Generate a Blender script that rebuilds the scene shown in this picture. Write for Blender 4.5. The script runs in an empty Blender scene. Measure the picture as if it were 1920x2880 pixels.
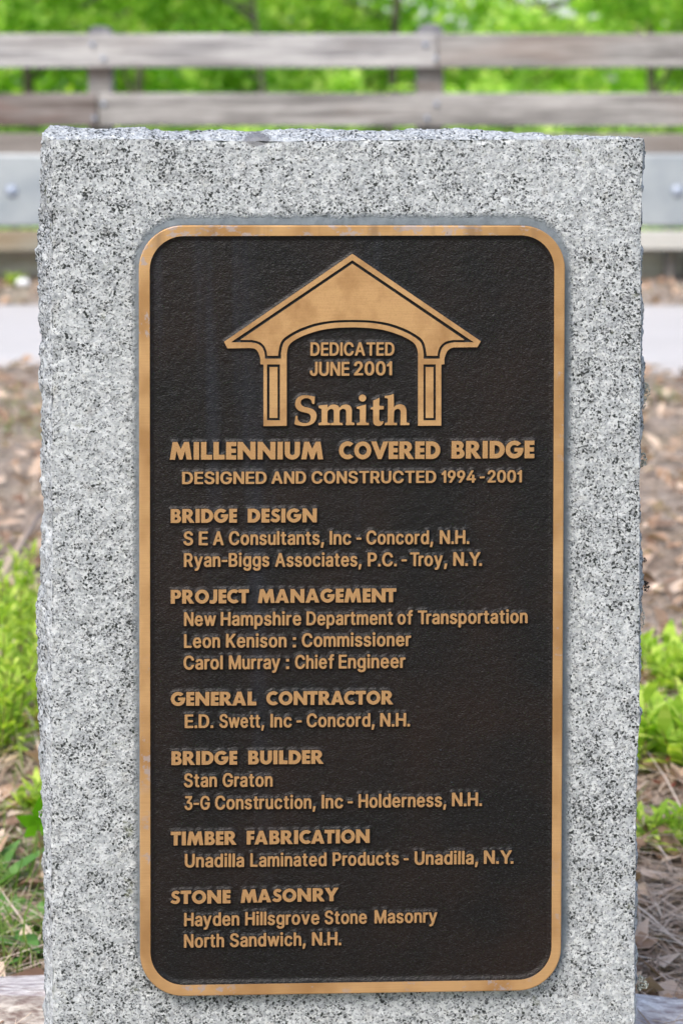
import bpy, math, random
import numpy as np
from mathutils import Matrix, Vector
from mathutils.bvhtree import BVHTree
from mathutils.geometry import tessellate_polygon

random.seed(7)
rng = np.random.default_rng(7)
SC = bpy.context.scene
COL = SC.collection
R = math.radians

# ------------------------------------------------------------------ camera
F, CX, CY, PITCH = 6000.0, 960.0, 520.0, R(2.12)      # focal length etc. in photo pixels (1920 x 2880)
cam = bpy.data.cameras.new('camera')
cam.sensor_fit = 'AUTO'
cam.sensor_width = 36.0
cam.lens = F / 2880 * 36
cam.shift_y = -(1440 - CY) / 2880
cam.clip_start, cam.clip_end = 0.05, 600
cam.dof.use_dof = True
cam.dof.focus_distance = 2.165
cam.dof.aperture_fstop = 6.2
cam.dof.aperture_blades = 9
camo = bpy.data.objects.new('camera', cam)
camo.location = (0, 0, 1.0)
camo.rotation_euler = (R(90) - PITCH, 0, 0)
COL.objects.link(camo)
SC.camera = camo

# ------------------------------------------------------------------ sky and sun (bright overcast)
SUN_EL, SUN_AZ = R(51), R(209)        # azimuth clockwise from +Y: behind the camera, a little left
world = bpy.data.worlds.new('World')
SC.world = world
world.use_nodes = True
wt = world.node_tree
sky = wt.nodes.new('ShaderNodeTexSky')
sky.sky_type = 'NISHITA'
sky.sun_disc = False
sky.sun_elevation = SUN_EL
sky.sun_rotation = SUN_AZ
sky.air_density = 1.0
sky.dust_density = 2.6
sky.ozone_density = 1.0
wt.links.new(sky.outputs['Color'], wt.nodes['Background'].inputs['Color'])
wt.nodes['Background'].inputs['Strength'].default_value = 0.15
sun = bpy.data.lights.new('sun', 'SUN')
sun.energy = 1.5
sun.angle = R(28)
sun.color = (1.0, 0.95, 0.88)
suno = bpy.data.objects.new('sun', sun)
sd = Vector((math.sin(SUN_AZ) * math.cos(SUN_EL), math.cos(SUN_AZ) * math.cos(SUN_EL), math.sin(SUN_EL)))
suno.rotation_euler = (-sd).to_track_quat('-Z', 'Y').to_euler()
suno.location = (0, 0, 20)
COL.objects.link(suno)
vs = SC.view_settings
vs.view_transform = 'Standard'
vs.look = 'None'
vs.gamma = 1.0
vs.exposure = 1.02
vs.use_curve_mapping = False

# ------------------------------------------------------------------ helpers
def ray(x, y):
    """world direction through photo pixel (x, y)"""
    vx, vy = (x - CX) / F, -(y - CY) / F
    return Vector((vx, math.cos(PITCH) + vy * math.sin(PITCH), -math.sin(PITCH) + vy * math.cos(PITCH)))

def at(x, y, Y):
    d = ray(x, y)
    return Vector((0, 0, 1)) + d * (Y / d.y)

PSI = math.atan(6000 / 127000)
STONE = Matrix.Translation((0, 2.17, 0)) @ Matrix.Rotation(PSI, 4, 'Z')   # frame of the stone: x right, y into it, z up
SINV = STONE.inverted()
O_L = SINV @ Vector((0, 0, 1))
def pl(x, y, depth=0.0):
    """photo pixel -> (u, v) in the stone frame on the plane y = depth"""
    d = SINV.to_3x3() @ ray(x, y)
    t = (depth - O_L.y) / d.y
    p = O_L + d * t
    return (p.x, p.z)

def tag(o, label=None, cat=None, group=None, kind=None):
    if label: o['label'] = label
    if cat: o['category'] = cat
    if group: o['group'] = group
    if kind: o['kind'] = kind
    return o

def link(name, me, mats=None, parent=None):
    o = bpy.data.objects.new(name, me)
    COL.objects.link(o)
    if mats:
        for m in (mats if isinstance(mats, (list, tuple)) else [mats]):
            me.materials.append(m)
    if parent: o.parent = parent
    return o

def empty(name, loc, rz=0, **kw):
    o = bpy.data.objects.new(name, None)
    o.empty_display_size = 0.1
    o.location = loc
    o.rotation_euler = (0, 0, rz)
    COL.objects.link(o)
    tag(o, **kw)
    return o

def np_mesh(name, V, Fq, smooth=False):
    """V (n,3), Fq (m,k) with k = 3 or 4"""
    V = np.asarray(V, dtype=np.float32); Fq = np.asarray(Fq, dtype=np.int32)
    me = bpy.data.meshes.new(name)
    m, k = Fq.shape
    me.vertices.add(len(V)); me.vertices.foreach_set('co', V.ravel())
    me.loops.add(m * k); me.loops.foreach_set('vertex_index', Fq.ravel())
    me.polygons.add(m)
    me.polygons.foreach_set('loop_start', np.arange(m, dtype=np.int32) * k)
    me.polygons.foreach_set('loop_total', np.full(m, k, dtype=np.int32))
    me.polygons.foreach_set('use_smooth', np.full(m, smooth))
    me.update(calc_edges=True)
    me.validate()
    return me

def quads(name, Q):
    """Q (n,4,3) loose quads"""
    Q = np.asarray(Q)
    return np_mesh(name, Q.reshape(-1, 3), np.arange(len(Q) * 4).reshape(-1, 4))

def _h(ix, iy, iz, s):
    n = (ix * 374761393 + iy * 668265263 + iz * 2147483647 + s * 1274126177) & 0xffffffff
    n = ((n ^ (n >> 13)) * 1274126177) & 0xffffffff
    n = ((n ^ (n >> 16)) * 2246822519) & 0xffffffff
    return ((n ^ (n >> 15)) & 0xffff) / 65535.0 * 2 - 1

def vnoise(P, scale, seed=0):
    """value noise, P (...,3) -> (...)"""
    p = np.asarray(P, dtype=np.float64) * scale + 1000
    i = np.floor(p).astype(np.int64); f = p - i; f = f * f * (3 - 2 * f)
    r = 0
    for a in (0, 1):
        for b in (0, 1):
            for c in (0, 1):
                w = (f[..., 0] if a else 1 - f[..., 0]) * (f[..., 1] if b else 1 - f[..., 1]) * (f[..., 2] if c else 1 - f[..., 2])
                r = r + w * _h(i[..., 0] + a, i[..., 1] + b, i[..., 2] + c, seed)
    return r

def fbm(P, scale, octv=4, seed=0, gain=.5):
    r = 0; a = 1
    for k in range(octv):
        r = r + a * vnoise(P, scale * 2 ** k, seed + k * 17); a *= gain
    return r

def P3(x, y, z=0):
    x, y = np.broadcast_arrays(x, y)
    return np.stack([x, y, np.zeros_like(x) + z], -1)

class MB:
    """collects boxes and lathed / tube pieces into one mesh"""
    def __init__(s): s.v = []; s.f = []
    def box(s, x0, x1, y0, y1, z0, z1, b=0.0):
        n = len(s.v)
        if b <= 0:
            s.v += [(x, y, z) for x in (x0, x1) for y in (y0, y1) for z in (z0, z1)]
            for f in ((0, 1, 3, 2), (4, 6, 7, 5), (0, 4, 5, 1), (2, 3, 7, 6), (0, 2, 6, 4), (1, 5, 7, 3)):
                s.f.append(tuple(n + i for i in f))
            return s
        # chamfered box via convex octagon-ish hull: 24 verts
        pts = []
        for sx in (0, 1):
            for sy in (0, 1):
                for sz in (0, 1):
                    X = x1 if sx else x0; Y = y1 if sy else y0; Z = z1 if sz else z0
                    dx = -b if sx else b; dy = -b if sy else b; dz = -b if sz else b
                    pts += [(X, Y + dy, Z + dz), (X + dx, Y, Z + dz), (X + dx, Y + dy, Z)]
        s.v += pts
        def i(sx, sy, sz, k): return n + (sx * 4 + sy * 2 + sz) * 3 + k
        for a in (0, 1):
            s.f.append((i(a, 0, 0, 0), i(a, 1, 0, 0), i(a, 1, 1, 0), i(a, 0, 1, 0)))
            s.f.append((i(0, a, 0, 1), i(1, a, 0, 1), i(1, a, 1, 1), i(0, a, 1, 1)))
            s.f.append((i(0, 0, a, 2), i(1, 0, a, 2), i(1, 1, a, 2), i(0, 1, a, 2)))
        for a in (0, 1):
            for c in (0, 1):
                s.f.append((i(a, c, 0, 0), i(a, c, 0, 1), i(a, c, 1, 1), i(a, c, 1, 0)))
                s.f.append((i(a, 0, c, 0), i(a, 0, c, 2), i(a, 1, c, 2), i(a, 1, c, 0)))
                s.f.append((i(0, a, c, 1), i(0, a, c, 2), i(1, a, c, 2), i(1, a, c, 1)))
        for sx in (0, 1):
            for sy in (0, 1):
                for sz in (0, 1):
                    s.f.append((i(sx, sy, sz, 0), i(sx, sy, sz, 1), i(sx, sy, sz, 2)))
        return s
    def tube(s, pts, rad, seg=8, cap=True):
        n0 = len(s.v); pts = [Vector(p) for p in pts]
        for k, p in enumerate(pts):
            t = (pts[min(k + 1, len(pts) - 1)] - pts[max(k - 1, 0)]).normalized()
            a = t.orthogonal().normalized() if abs(t.z) < .9 else Vector((1, 0, 0)).cross(t).normalized()
            b = t.cross(a)
            for j in range(seg):
                th = 2 * math.pi * j / seg
                s.v.append(tuple(p + (a * math.cos(th) + b * math.sin(th)) * rad[k]))
        for k in range(len(pts) - 1):
            for j in range(seg):
                s.f.append((n0 + k * seg + j, n0 + k * seg + (j + 1) % seg, n0 + (k + 1) * seg + (j + 1) % seg, n0 + (k + 1) * seg + j))
        if cap:
            s.f.append(tuple(n0 + j for j in range(seg))[::-1]); s.f.append(tuple(n0 + (len(pts) - 1) * seg + j for j in range(seg)))
        return s
    def build(s, name, mat, parent=None, smooth=False):
        me = bpy.data.meshes.new(name); me.from_pydata(s.v, [], s.f)
        import bmesh
        bm = bmesh.new(); bm.from_mesh(me); bmesh.ops.recalc_face_normals(bm, faces=bm.faces); bm.to_mesh(me); bm.free()
        if smooth: me.polygons.foreach_set('use_smooth', [True] * len(me.polygons))
        return link(name, me, mat, parent)

# ------------------------------------------------------------------ materials
class NT:
    def __init__(s, name):
        s.m = bpy.data.materials.new(name); s.m.use_nodes = True
        s.t = s.m.node_tree; s.b = s.t.nodes['Principled BSDF']; s.out = s.t.nodes['Material Output']
        s.tc = s.t.nodes.new('ShaderNodeTexCoord')
    def n(s, typ, **kw):
        x = s.t.nodes.new('ShaderNode' + typ)
        for k, v in kw.items():
            if k in x.inputs: x.inputs[k].default_value = v
            else: setattr(x, k, v)
        return x
    def l(s, a, b): s.t.links.new(a, b)
    def mp(s, scale=(1, 1, 1), rot=(0, 0, 0), loc=(0, 0, 0)):
        x = s.n('Mapping'); x.inputs['Scale'].default_value = scale; x.inputs['Rotation'].default_value = rot; x.inputs['Location'].default_value = loc
        s.l(s.tc.outputs['Object'], x.inputs['Vector']); return x.outputs[0]
    def noise(s, vec, scale, detail=2, rough=.5, dist=0):
        x = s.n('TexNoise', Scale=scale, Detail=detail, Roughness=rough, Distortion=dist); s.l(vec, x.inputs['Vector']); return x.outputs['Fac']
    def vor(s, vec, scale, feature='F1', out='Distance'):
        x = s.n('TexVoronoi', Scale=scale); x.feature = feature; s.l(vec, x.inputs['Vector']); return x.outputs[out]
    def ramp(s, fac, stops, interp='LINEAR'):
        x = s.n('ValToRGB'); r = x.color_ramp; r.interpolation = interp
        while len(r.elements) < len(stops): r.elements.new(.5)
        for e, (p, c) in zip(r.elements, stops):
            e.position = p; e.color = (c, c, c, 1) if isinstance(c, (int, float)) else (*c, 1)
        s.l(fac, x.inputs['Fac']); return x.outputs['Color']
    def mix(s, fac, a, b, mode='MIX'):
        x = s.n('Mix'); x.data_type = 'RGBA'; x.blend_type = mode
        if isinstance(fac, (int, float)): x.inputs[0].default_value = fac
        else: s.l(fac, x.inputs[0])
        for v, i in ((a, 6), (b, 7)):
            if isinstance(v, tuple): x.inputs[i].default_value = (*v, 1)
            else: s.l(v, x.inputs[i])
        return x.outputs[2]
    def math(s, op, a, b=None, c=None, clamp=False):
        x = s.n('Math'); x.operation = op; x.use_clamp = clamp
        for i, v in enumerate((a, b, c)):
            if v is None: continue
            if isinstance(v, (int, float)): x.inputs[i].default_value = v
            else: s.l(v, x.inputs[i])
        return x.outputs[0]
    def mr(s, v, a, b, c=0, d=1):
        x = s.n('MapRange'); x.clamp = True
        s.l(v, x.inputs[0])
        for i, q in enumerate((a, b, c, d)): x.inputs[i + 1].default_value = q
        return x.outputs[0]
    def xyz(s, vec):
        x = s.n('SeparateXYZ'); s.l(vec, x.inputs[0]); return x.outputs
    def bump(s, h, strength, dist, prev=None):
        x = s.n('Bump', Strength=strength, Distance=dist); s.l(h, x.inputs['Height'])
        if prev is not None: s.l(prev, x.inputs['Normal'])
        return x.outputs[0]
    def fin(s, col=None, rough=None, normal=None, metal=None, spec=None):
        for v, k in ((col, 'Base Color'), (rough, 'Roughness'), (metal, 'Metallic'), (spec, 'Specular IOR Level')):
            if v is None: continue
            if isinstance(v, tuple): s.b.inputs[k].default_value = (*v, 1)
            elif isinstance(v, (int, float)): s.b.inputs[k].default_value = v
            else: s.l(v, s.b.inputs[k])
        if normal is not None: s.l(normal, s.b.inputs['Normal'])
        return s.m

# plaque border lines in the plane of its raised faces (photo pixels on the plaque -> metres)
FRONT, GROUND = -0.0125, -0.0092
oTL, oTR, oBR, oBL = [pl(*p, FRONT) for p in ((390.5, 633.5), (1588.5, 634.5), (1576, 2785), (394.5, 2804))]
iTL, iTR, iBR, iBL = [pl(*p, FRONT) for p in ((422.5, 665.5), (1556.5, 663), (1548, 2753), (425, 2770.5))]
def boxsdf(u, v, TL, TR, BR, BL, r):
    def lin(a, b, t, i, j): return a[j] + (b[j] - a[j]) * (t - a[i]) / (b[i] - a[i])
    uL = lin(BL, TL, v, 1, 0); uR = lin(BR, TR, v, 1, 0); vB = lin(BL, BR, u, 0, 1); vT = lin(TL, TR, u, 0, 1)
    qx = np.maximum(uL - u, u - uR) + r; qy = np.maximum(vB - v, v - vT) + r
    return np.hypot(np.maximum(qx, 0), np.maximum(qy, 0)) + np.minimum(np.maximum(qx, qy), 0) - r

def mat_granite():
    s = NT('grey_granite')
    o = s.tc.outputs['Object']
    o = s.mp((1, .3, 1))
    clump = s.noise(o, 42, 3, .6)
    big = s.noise(o, 6, 3)
    nz = s.n('TexNoise', Scale=520, Detail=3, Roughness=.65); s.l(o, nz.inputs['Vector'])
    vm = s.n('VectorMath'); vm.operation = 'MULTIPLY_ADD'; s.l(nz.outputs['Color'], vm.inputs[0]); vm.inputs[1].default_value = (.0034, .0034, .0034); s.l(o, vm.inputs[2])
    dv = vm.outputs[0]
    def grains(scale, off):
        mp = s.n('Mapping'); mp.inputs['Location'].default_value = (off, off * .7, off * .3); s.l(dv, mp.inputs['Vector'])
        sc_ = s.n('SeparateColor'); s.l(s.vor(mp.outputs[0], scale, out='Color'), sc_.inputs[0]); return sc_.outputs
    cb = s.math('MULTIPLY', s.math('ADD', s.math('SUBTRACT', clump, .5), s.math('MULTIPLY', s.math('SUBTRACT', big, .5), .5)), .62)
    ga = grains(270, 0.0); gb = grains(480, 1.7); gc_ = grains(680, 3.1)
    base = s.ramp(ga[0], [(0.0, (.32, .34, .352)), (.35, (.43, .45, .462)), (1.0, (.58, .60, .605))])
    base = s.mix(s.mr(s.noise(o, 600, 2), .35, .65, 0, .22), base, (.34, .355, .37))
    quartz = s.mr(s.math('ADD', gb[0], cb), .20, .34, .75, 0)
    base = s.mix(quartz, base, (.25, .262, .275))
    bio = s.mr(s.math('ADD', gc_[0], cb), .145, .215, .9, 0)
    base = s.mix(bio, base, (.075, .08, .083))
    bio2 = s.mr(s.math('ADD', gb[1], s.math('MULTIPLY', cb, 1.5)), .03, .07, 1, 0)
    base = s.mix(bio2, base, (.03, .034, .033))
    warm = s.ramp(s.noise(s.mp((1, 1, 1), (0, 0, 0), (7, 3, 1)), 60, 2), [(.60, 0.0), (.75, .35)])
    base = s.mix(warm, base, (.62, .56, .48), 'MULTIPLY')
    # dark stains (lichen soot) of their own shape, greenish, on the rough sides and top
    st = s.ramp(s.noise(s.mp((1, 1, .45), (0, 0, 0), (2, 8, 4)), 24, 5, .75), [(.64, 0.0), (.70, 1.0)])
    o = s.tc.outputs['Object']
    x, y, z = s.xyz(o)
    side = s.mr(y, .004, .02)
    base = s.mix(s.math('MULTIPLY', st, side), base, (.07, .075, .05))
    # faint olive algae blotches and one grey smear on the top arris
    al = s.math('MULTIPLY', s.mr(s.noise(s.mp((1, 1, 1), (0, 0, 0), (4, 6, 2)), 48, 5, .7), .60, .68, 0, .7), s.mr(s.noise(s.mp((1, 1, 1), (0, 0, 0), (1, 9, 2)), 8, 2), .45, .58))
    base = s.mix(al, base, (.17, .18, .13), 'MIX')
    sx_, sz_ = pl(722, 393, 0)
    ex = s.math('DIVIDE', s.math('SUBTRACT', x, sx_), .014); ez = s.math('DIVIDE', s.math('SUBTRACT', z, sz_), .0085)
    el = s.math('ADD', s.math('SQRT', s.math('ADD', s.math('MULTIPLY', ex, ex), s.math('MULTIPLY', ez, ez))), s.math('MULTIPLY', s.math('SUBTRACT', s.noise(o, 160, 3), .5), 1.2))
    base = s.mix(s.mr(el, .75, 1.05, .85, 0), base, (.15, .15, .16))
    # smooth grey-blue mortar residue round the plaque
    bx = (oTL[0] + oTR[0]) / 2; hx = (oTR[0] - oTL[0]) / 2
    zt = (oTL[1] + oTR[1]) / 2 + .0025; zb = (oBL[1] + oBR[1]) / 2 + .006
    rr = .046
    qx = s.math('ADD', s.math('SUBTRACT', s.math('ABSOLUTE', s.math('SUBTRACT', x, bx + .001)), hx), rr)
    qz = s.math('ADD', s.math('SUBTRACT', s.math('ABSOLUTE', s.math('SUBTRACT', z, (zt + zb) / 2)), (zt - zb) / 2), rr)
    mxx = s.math('MAXIMUM', qx, 0); mxz = s.math('MAXIMUM', qz, 0)
    d = s.math('SUBTRACT', s.math('SQRT', s.math('ADD', s.math('MULTIPLY', mxx, mxx), s.math('MULTIPLY', mxz, mxz))), rr)
    wob = s.math('MULTIPLY', s.math('SUBTRACT', s.noise(o, 110, 4, .7), .5), .012)
    band = s.math('SUBTRACT', 1, s.mr(s.math('ADD', d, wob), .0042, .0098))
    band = s.math('MULTIPLY', band, s.math('SUBTRACT', 1, s.mr(y, .004, .01)))
    bandc = s.mix(s.noise(s.mp((1, 1, .25)), 90, 3), (.10, .12, .14), (.25, .28, .305))
    base = s.mix(s.math('MULTIPLY', band, .93), base, bandc)
    nb = s.math('SUBTRACT', 1, band)
    h = s.math('MULTIPLY', s.math('ADD', s.noise(o, 300, 4, .7), s.math('MULTIPLY', s.noise(o, 90, 3), .8)), nb)
    nrm = s.bump(h, .8, .0016)
    nrm = s.bump(s.math('MULTIPLY', s.noise(o, 170, 5, .75), side), .8, .0022, nrm)
    return s.fin(base, .7, nrm, spec=.22)

def mat_bronze():
    s = NT('brushed_bronze')
    o = s.tc.outputs['Object']
    g = s.noise(s.mp((.9, 1, 60)), 28, 3, .6)
    pat = s.noise(s.mp((1, 1, .8), (0, 0, 0), (5, 0, 0)), 26, 4, .6)
    grit = s.noise(s.mp((1, 1, 1), (0, 0, 0), (1, 4, 2)), 700, 2)
    c = s.mix(s.ramp(pat, [(.36, 0.0), (.60, 1.0)]), (.37, .195, .078), (.60, .36, .165))
    c = s.mix(s.mr(g, .3, .7, 0, .30), c, (.38, .21, .095))
    c = s.mix(s.mr(grit, .5, .8, 0, .35), c, (.30, .17, .08))
    r = s.mr(g, .3, .7, .42, .58)
    nrm = s.bump(g, .12, .0003)
    return s.fin(c, r, nrm, metal=.55, spec=.4)

def mat_bronze_frame():
    s = NT('brushed_bronze_frame')
    o = s.tc.outputs['Object']
    g = s.noise(s.mp((1, 1, 60)), 22, 3, .6)
    pat = s.noise(o, 16, 3)
    x, y, z = s.xyz(o)
    c = s.mix(s.ramp(pat, [(.36, 0.0), (.60, 1.0)]), (.41, .225, .09), (.61, .37, .17))
    c = s.mix(s.mr(g, .3, .7, 0, .25), c, (.38, .21, .095))
    # rubbed off lilac-grey scrapes
    w = s.noise(s.mp((1, 1, 1), (0, 0, 0), (3, 0, 9)), 42, 5, .72)
    w2 = s.noise(s.mp((1, 1, 1), (0, 0, 0), (8, 0, 2)), 9, 1)
    scr = s.math('MULTIPLY', s.mr(w, .575, .615), s.mr(w2, .44, .54))
    top = s.mr(z, .770, .774)
    scr2 = s.math('MULTIPLY', s.mr(s.noise(s.mp((1, 1, 2.2)), 38, 5, .7), .53, .58), top)
    scr = s.math('MAXIMUM', scr, scr2)
    c = s.mix(s.math('MULTIPLY', scr, .75), c, (.42, .36, .36))
    # drip tarnish on the top bar
    dr = s.math('MULTIPLY', s.mr(s.noise(s.mp((1, 1, .05), (0, 0, 0), (4, 0, 1)), 55, 3), .52, .66), s.mr(z, .762, .768))
    c = s.mix(s.math('MULTIPLY', dr, .55), c, (.22, .14, .09))
    spot = s.mr(s.noise(s.mp((1, 1, 1), (0, 0, 0), (11, 0, 5)), 150, 2), .76, .79)
    c = s.mix(s.math('MULTIPLY', spot, .8), c, (.10, .07, .05))
    r = s.mr(g, .3, .7, .42, .58)
    return s.fin(c, r, s.bump(g, .12, .0003), metal=.55, spec=.4)

def mat_patina():
    s = NT('dark_cast_patina')
    o = s.tc.outputs['Object']
    n1 = s.noise(s.mp((1, 1, 1.7), (0, R(32), 0)), 420, 3, .65)
    n2 = s.noise(o, 130, 3, .6)
    c = s.mix(s.ramp(s.noise(o, 9, 3), [(.4, 0.0), (.65, 1.0)]), (.0045, .0038, .0038), (.0105, .0058, .0044))
    c = s.mix(s.mr(n1, .54, .74, 0, .50), c, (.050, .052, .058))
    # faint bluish run-off streaks
    st = s.mr(s.noise(s.mp((1, 1, .035), (0, 0, 0), (2.3, 0, 0)), 17, 3, .55), .56, .72)
    x, y, z = s.xyz(o)
    st = s.math('MULTIPLY', st, s.mr(z, .1, .76, .3, 1.0))
    c = s.mix(s.math('MULTIPLY', st, .7), c, (.027, .032, .046))
    # pale blue flecks
    fk = s.math('MULTIPLY', s.mr(s.noise(s.mp((1, 1, 1), (0, 0, 0), (1, 1, 7)), 260, 3, .7), .74, .78), s.mr(s.noise(o, 11, 2), .52, .62))
    c = s.mix(s.math('MULTIPLY', fk, .7), c, (.14, .20, .27))
    h = s.math('ADD', s.math('MULTIPLY', n1, .7), n2)
    return s.fin(c, .36, s.bump(h, .75, .0014), spec=.30)

def mat_wood(name, light, dark, warm, warmth=.5, sc=1.0):
    s = NT(name)
    v = s.mp((.5 * sc, 1, 8 * sc))
    g = s.noise(v, 4, 5, .66, .5)
    b = s.noise(s.mp((.5, 1, 2.5), (0, 0, 0), (3, 3, 3)), 2.2, 3)
    c = s.mix(s.ramp(g, [(.38, 0.0), (.60, 1.0)]), dark, light)
    c = s.mix(s.mr(b, .5, .72, 0, warmth), c, warm)
    c = s.mix(s.mr(s.noise(s.mp((.6, 1, 6), (0, 0, 0), (9, 1, 4)), 14, 4), .58, .75, 0, .6), c, dark)
    return s.fin(c, .85, s.bump(g, .5, .004), spec=.2)

def mat_leaf(name, a, b, c2, tl=.45, rough=.5):
    s = NT(name)
    gi = s.n('NewGeometry')
    col = s.ramp(gi.outputs['Random Per Island'], [(0.0, a), (.55, b), (1.0, c2)])
    s.l(col, s.b.inputs['Base Color']); s.b.inputs['Roughness'].default_value = rough; s.b.inputs['Specular IOR Level'].default_value = .12
    tr = s.n('BsdfTranslucent'); tc = s.mix(1.0, col, (1.35, 1.42, .65), 'MULTIPLY'); s.l(tc, tr.inputs['Color'])
    mx = s.n('MixShader'); mx.inputs[0].default_value = tl
    s.l(s.b.outputs[0], mx.inputs[1]); s.l(tr.outputs[0], mx.inputs[2]); s.l(mx.outputs[0], s.out.inputs['Surface'])
    return s.m

def mat_plain(name, c1, c2, scale, rough=.8, bump=0.0, metal=0.0, detail=4, spec=.3, bd=.004):
    s = NT(name)
    n = s.noise(s.tc.outputs['Object'], scale, detail, .6)
    c = s.mix(s.ramp(n, [(.35, 0.0), (.65, 1.0)]), c1, c2)
    return s.fin(c, rough, s.bump(n, bump, bd) if bump else None, metal=metal, spec=spec)

def mat_ground():
    s = NT('leaf_litter_soil')
    o = s.tc.outputs['Object']
    n = s.noise(o, 26, 6, .75); m = s.noise(o, 3.2, 3); k = s.noise(s.mp((1, 1.0, 1), (0, 0, 0), (4, 2, 0)), 1.4, 3)
    c = s.ramp(n, [(.30, (.12, .095, .08)), (.46, (.29, .24, .205)), (.60, (.43, .37, .32)), (.75, (.54, .48, .43))])
    c = s.mix(s.mr(m, .5, .72, 0, .45), c, (.25, .24, .13))
    c = s.mix(s.mr(k, .52, .7, 0, .5), c, (.13, .095, .075))
    x, y, z = s.xyz(o)
    far = s.mr(y, 12.2, 14)
    c = s.mix(far, c, s.mix(n, (.035, .05, .015), (.09, .11, .035)))
    return s.fin(c, .95, s.bump(n, .8, .03), spec=.1)

def mat_road():
    s = NT('old_asphalt')
    o = s.tc.outputs['Object']
    c = s.mix(s.ramp(s.noise(o, 1.2, 4, .6), [(.35, 0.0), (.7, 1.0)]), (.45, .43, .415), (.51, .49, .475))
    c = s.mix(s.mr(s.noise(o, 160, 2), .5, .75, 0, .3), c, (.24, .24, .26))
    return s.fin(c, .9, s.bump(s.noise(o, 200, 3), .5, .004), spec=.2)

def mat_log():
    s = NT('weathered_log_wood')
    a = s.noise(s.mp((1, 3.2, 3.2), (0, 0, R(8))), 42, 5, .68, .5); b = s.noise(s.mp((1, 2, 2), (0, 0, 0), (5, 2, 1)), 13, 3)
    c = s.ramp(a, [(.36, (.26, .20, .19)), (.48, (.50, .455, .44)), (.60, (.74, .70, .68)), (.75, (.82, .80, .77))])
    c = s.mix(s.mr(b, .48, .68, 0, .6), c, (.27, .235, .26))
    return s.fin(c, .9, s.bump(a, .7, .004), spec=.12)

M = dict(
    granite=mat_granite(), bronze=mat_bronze(), frame=mat_bronze_frame(), patina=mat_patina(),
    wood=mat_wood('weathered_grey_wood', (.37, .35, .33), (.16, .15, .14), (.22, .155, .12), .55),
    wood_light=mat_wood('silvered_wood', (.44, .425, .41), (.21, .20, .20), (.27, .23, .20), .35),
    wood_brown=mat_wood('brown_weathered_wood', (.24, .21, .195), (.10, .08, .07), (.18, .075, .05), .8),
    wood_dull=mat_wood('dull_grey_brown_wood', (.25, .225, .205), (.17, .15, .135), (.17, .135, .11), .5),
    wood_tan=mat_wood('tan_laminated_wood', (.28, .265, .22), (.19, .17, .13), (.27, .185, .10), .9, 1.6),
    wood_cream=mat_wood('pale_cream_wood', (.50, .49, .455), (.40, .39, .36), (.43, .41, .37), .3),
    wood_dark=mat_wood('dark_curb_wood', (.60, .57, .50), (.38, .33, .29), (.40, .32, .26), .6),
    end_grain=mat_plain('dark_end_grain', (.15, .15, .165), (.24, .235, .25), 18, .9),
    steel=mat_plain('galvanised_steel', (.27, .30, .325), (.36, .385, .40), 5, .5, 0, .25, 5, .4),
    bolt=mat_plain('bolt_steel', (.26, .30, .38), (.36, .40, .47), 30, .45, 0, .4),
    road=mat_road(), ground=mat_ground(),
    timber=mat_wood('silvery_timber', (.72, .70, .73), (.36, .31, .335), (.48, .39, .39), .4, 3.0),
    log=mat_log(),
    leaf=mat_leaf('maple_leaves', (.25, .45, .07), (.44, .65, .13), (.72, .82, .27), .5),
    leaf_deep=mat_leaf('deep_green_leaves', (.18, .39, .04), (.34, .58, .07), (.58, .76, .15), .5),  # deeper green leaf colours, used on the tallest trees and the far woods
    weed=mat_leaf('weed_leaves', (.24, .40, .055), (.44, .60, .09), (.66, .74, .20), .45),
    weed_blue=mat_leaf('cool_green_leaves', (.09, .22, .05), (.14, .31, .08), (.22, .40, .12), .4),
    seedling=mat_leaf('seedling_leaf', (.10, .30, .008), (.12, .34, .01), (.14, .36, .012), .4),
    grass=mat_leaf('grass_blades', (.13, .22, .045), (.22, .32, .08), (.36, .42, .16), .4),
    straw=mat_leaf('dry_straw', (.23, .155, .115), (.50, .385, .31), (.72, .61, .52), .15, .85),
    dead=mat_leaf('dead_leaves', (.18, .11, .08), (.46, .31, .22), (.70, .56, .46), .2, .7),
    red=mat_leaf('red_young_leaves', (.22, .06, .045), (.30, .08, .06), (.36, .13, .09), .3),
    stem=mat_plain('green_stem', (.16, .20, .05), (.22, .13, .07), 60),
    bark=mat_plain('grey_brown_bark', (.10, .09, .07), (.20, .18, .14), 14, .95, .6, 0, 6, .1, .02),
    lichen=mat_plain('grey_green_lichen', (.13, .13, .10), (.56, .58, .53), 420, .95, .5, 0, 3, .1, .001),
    lichen_black=mat_plain('black_lichen', (.008, .008, .008), (.03, .028, .026), 300, .9, .4),
    quartz=mat_plain('white_stone', (.62, .61, .62), (.78, .78, .78), 30, .8),
)

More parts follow.
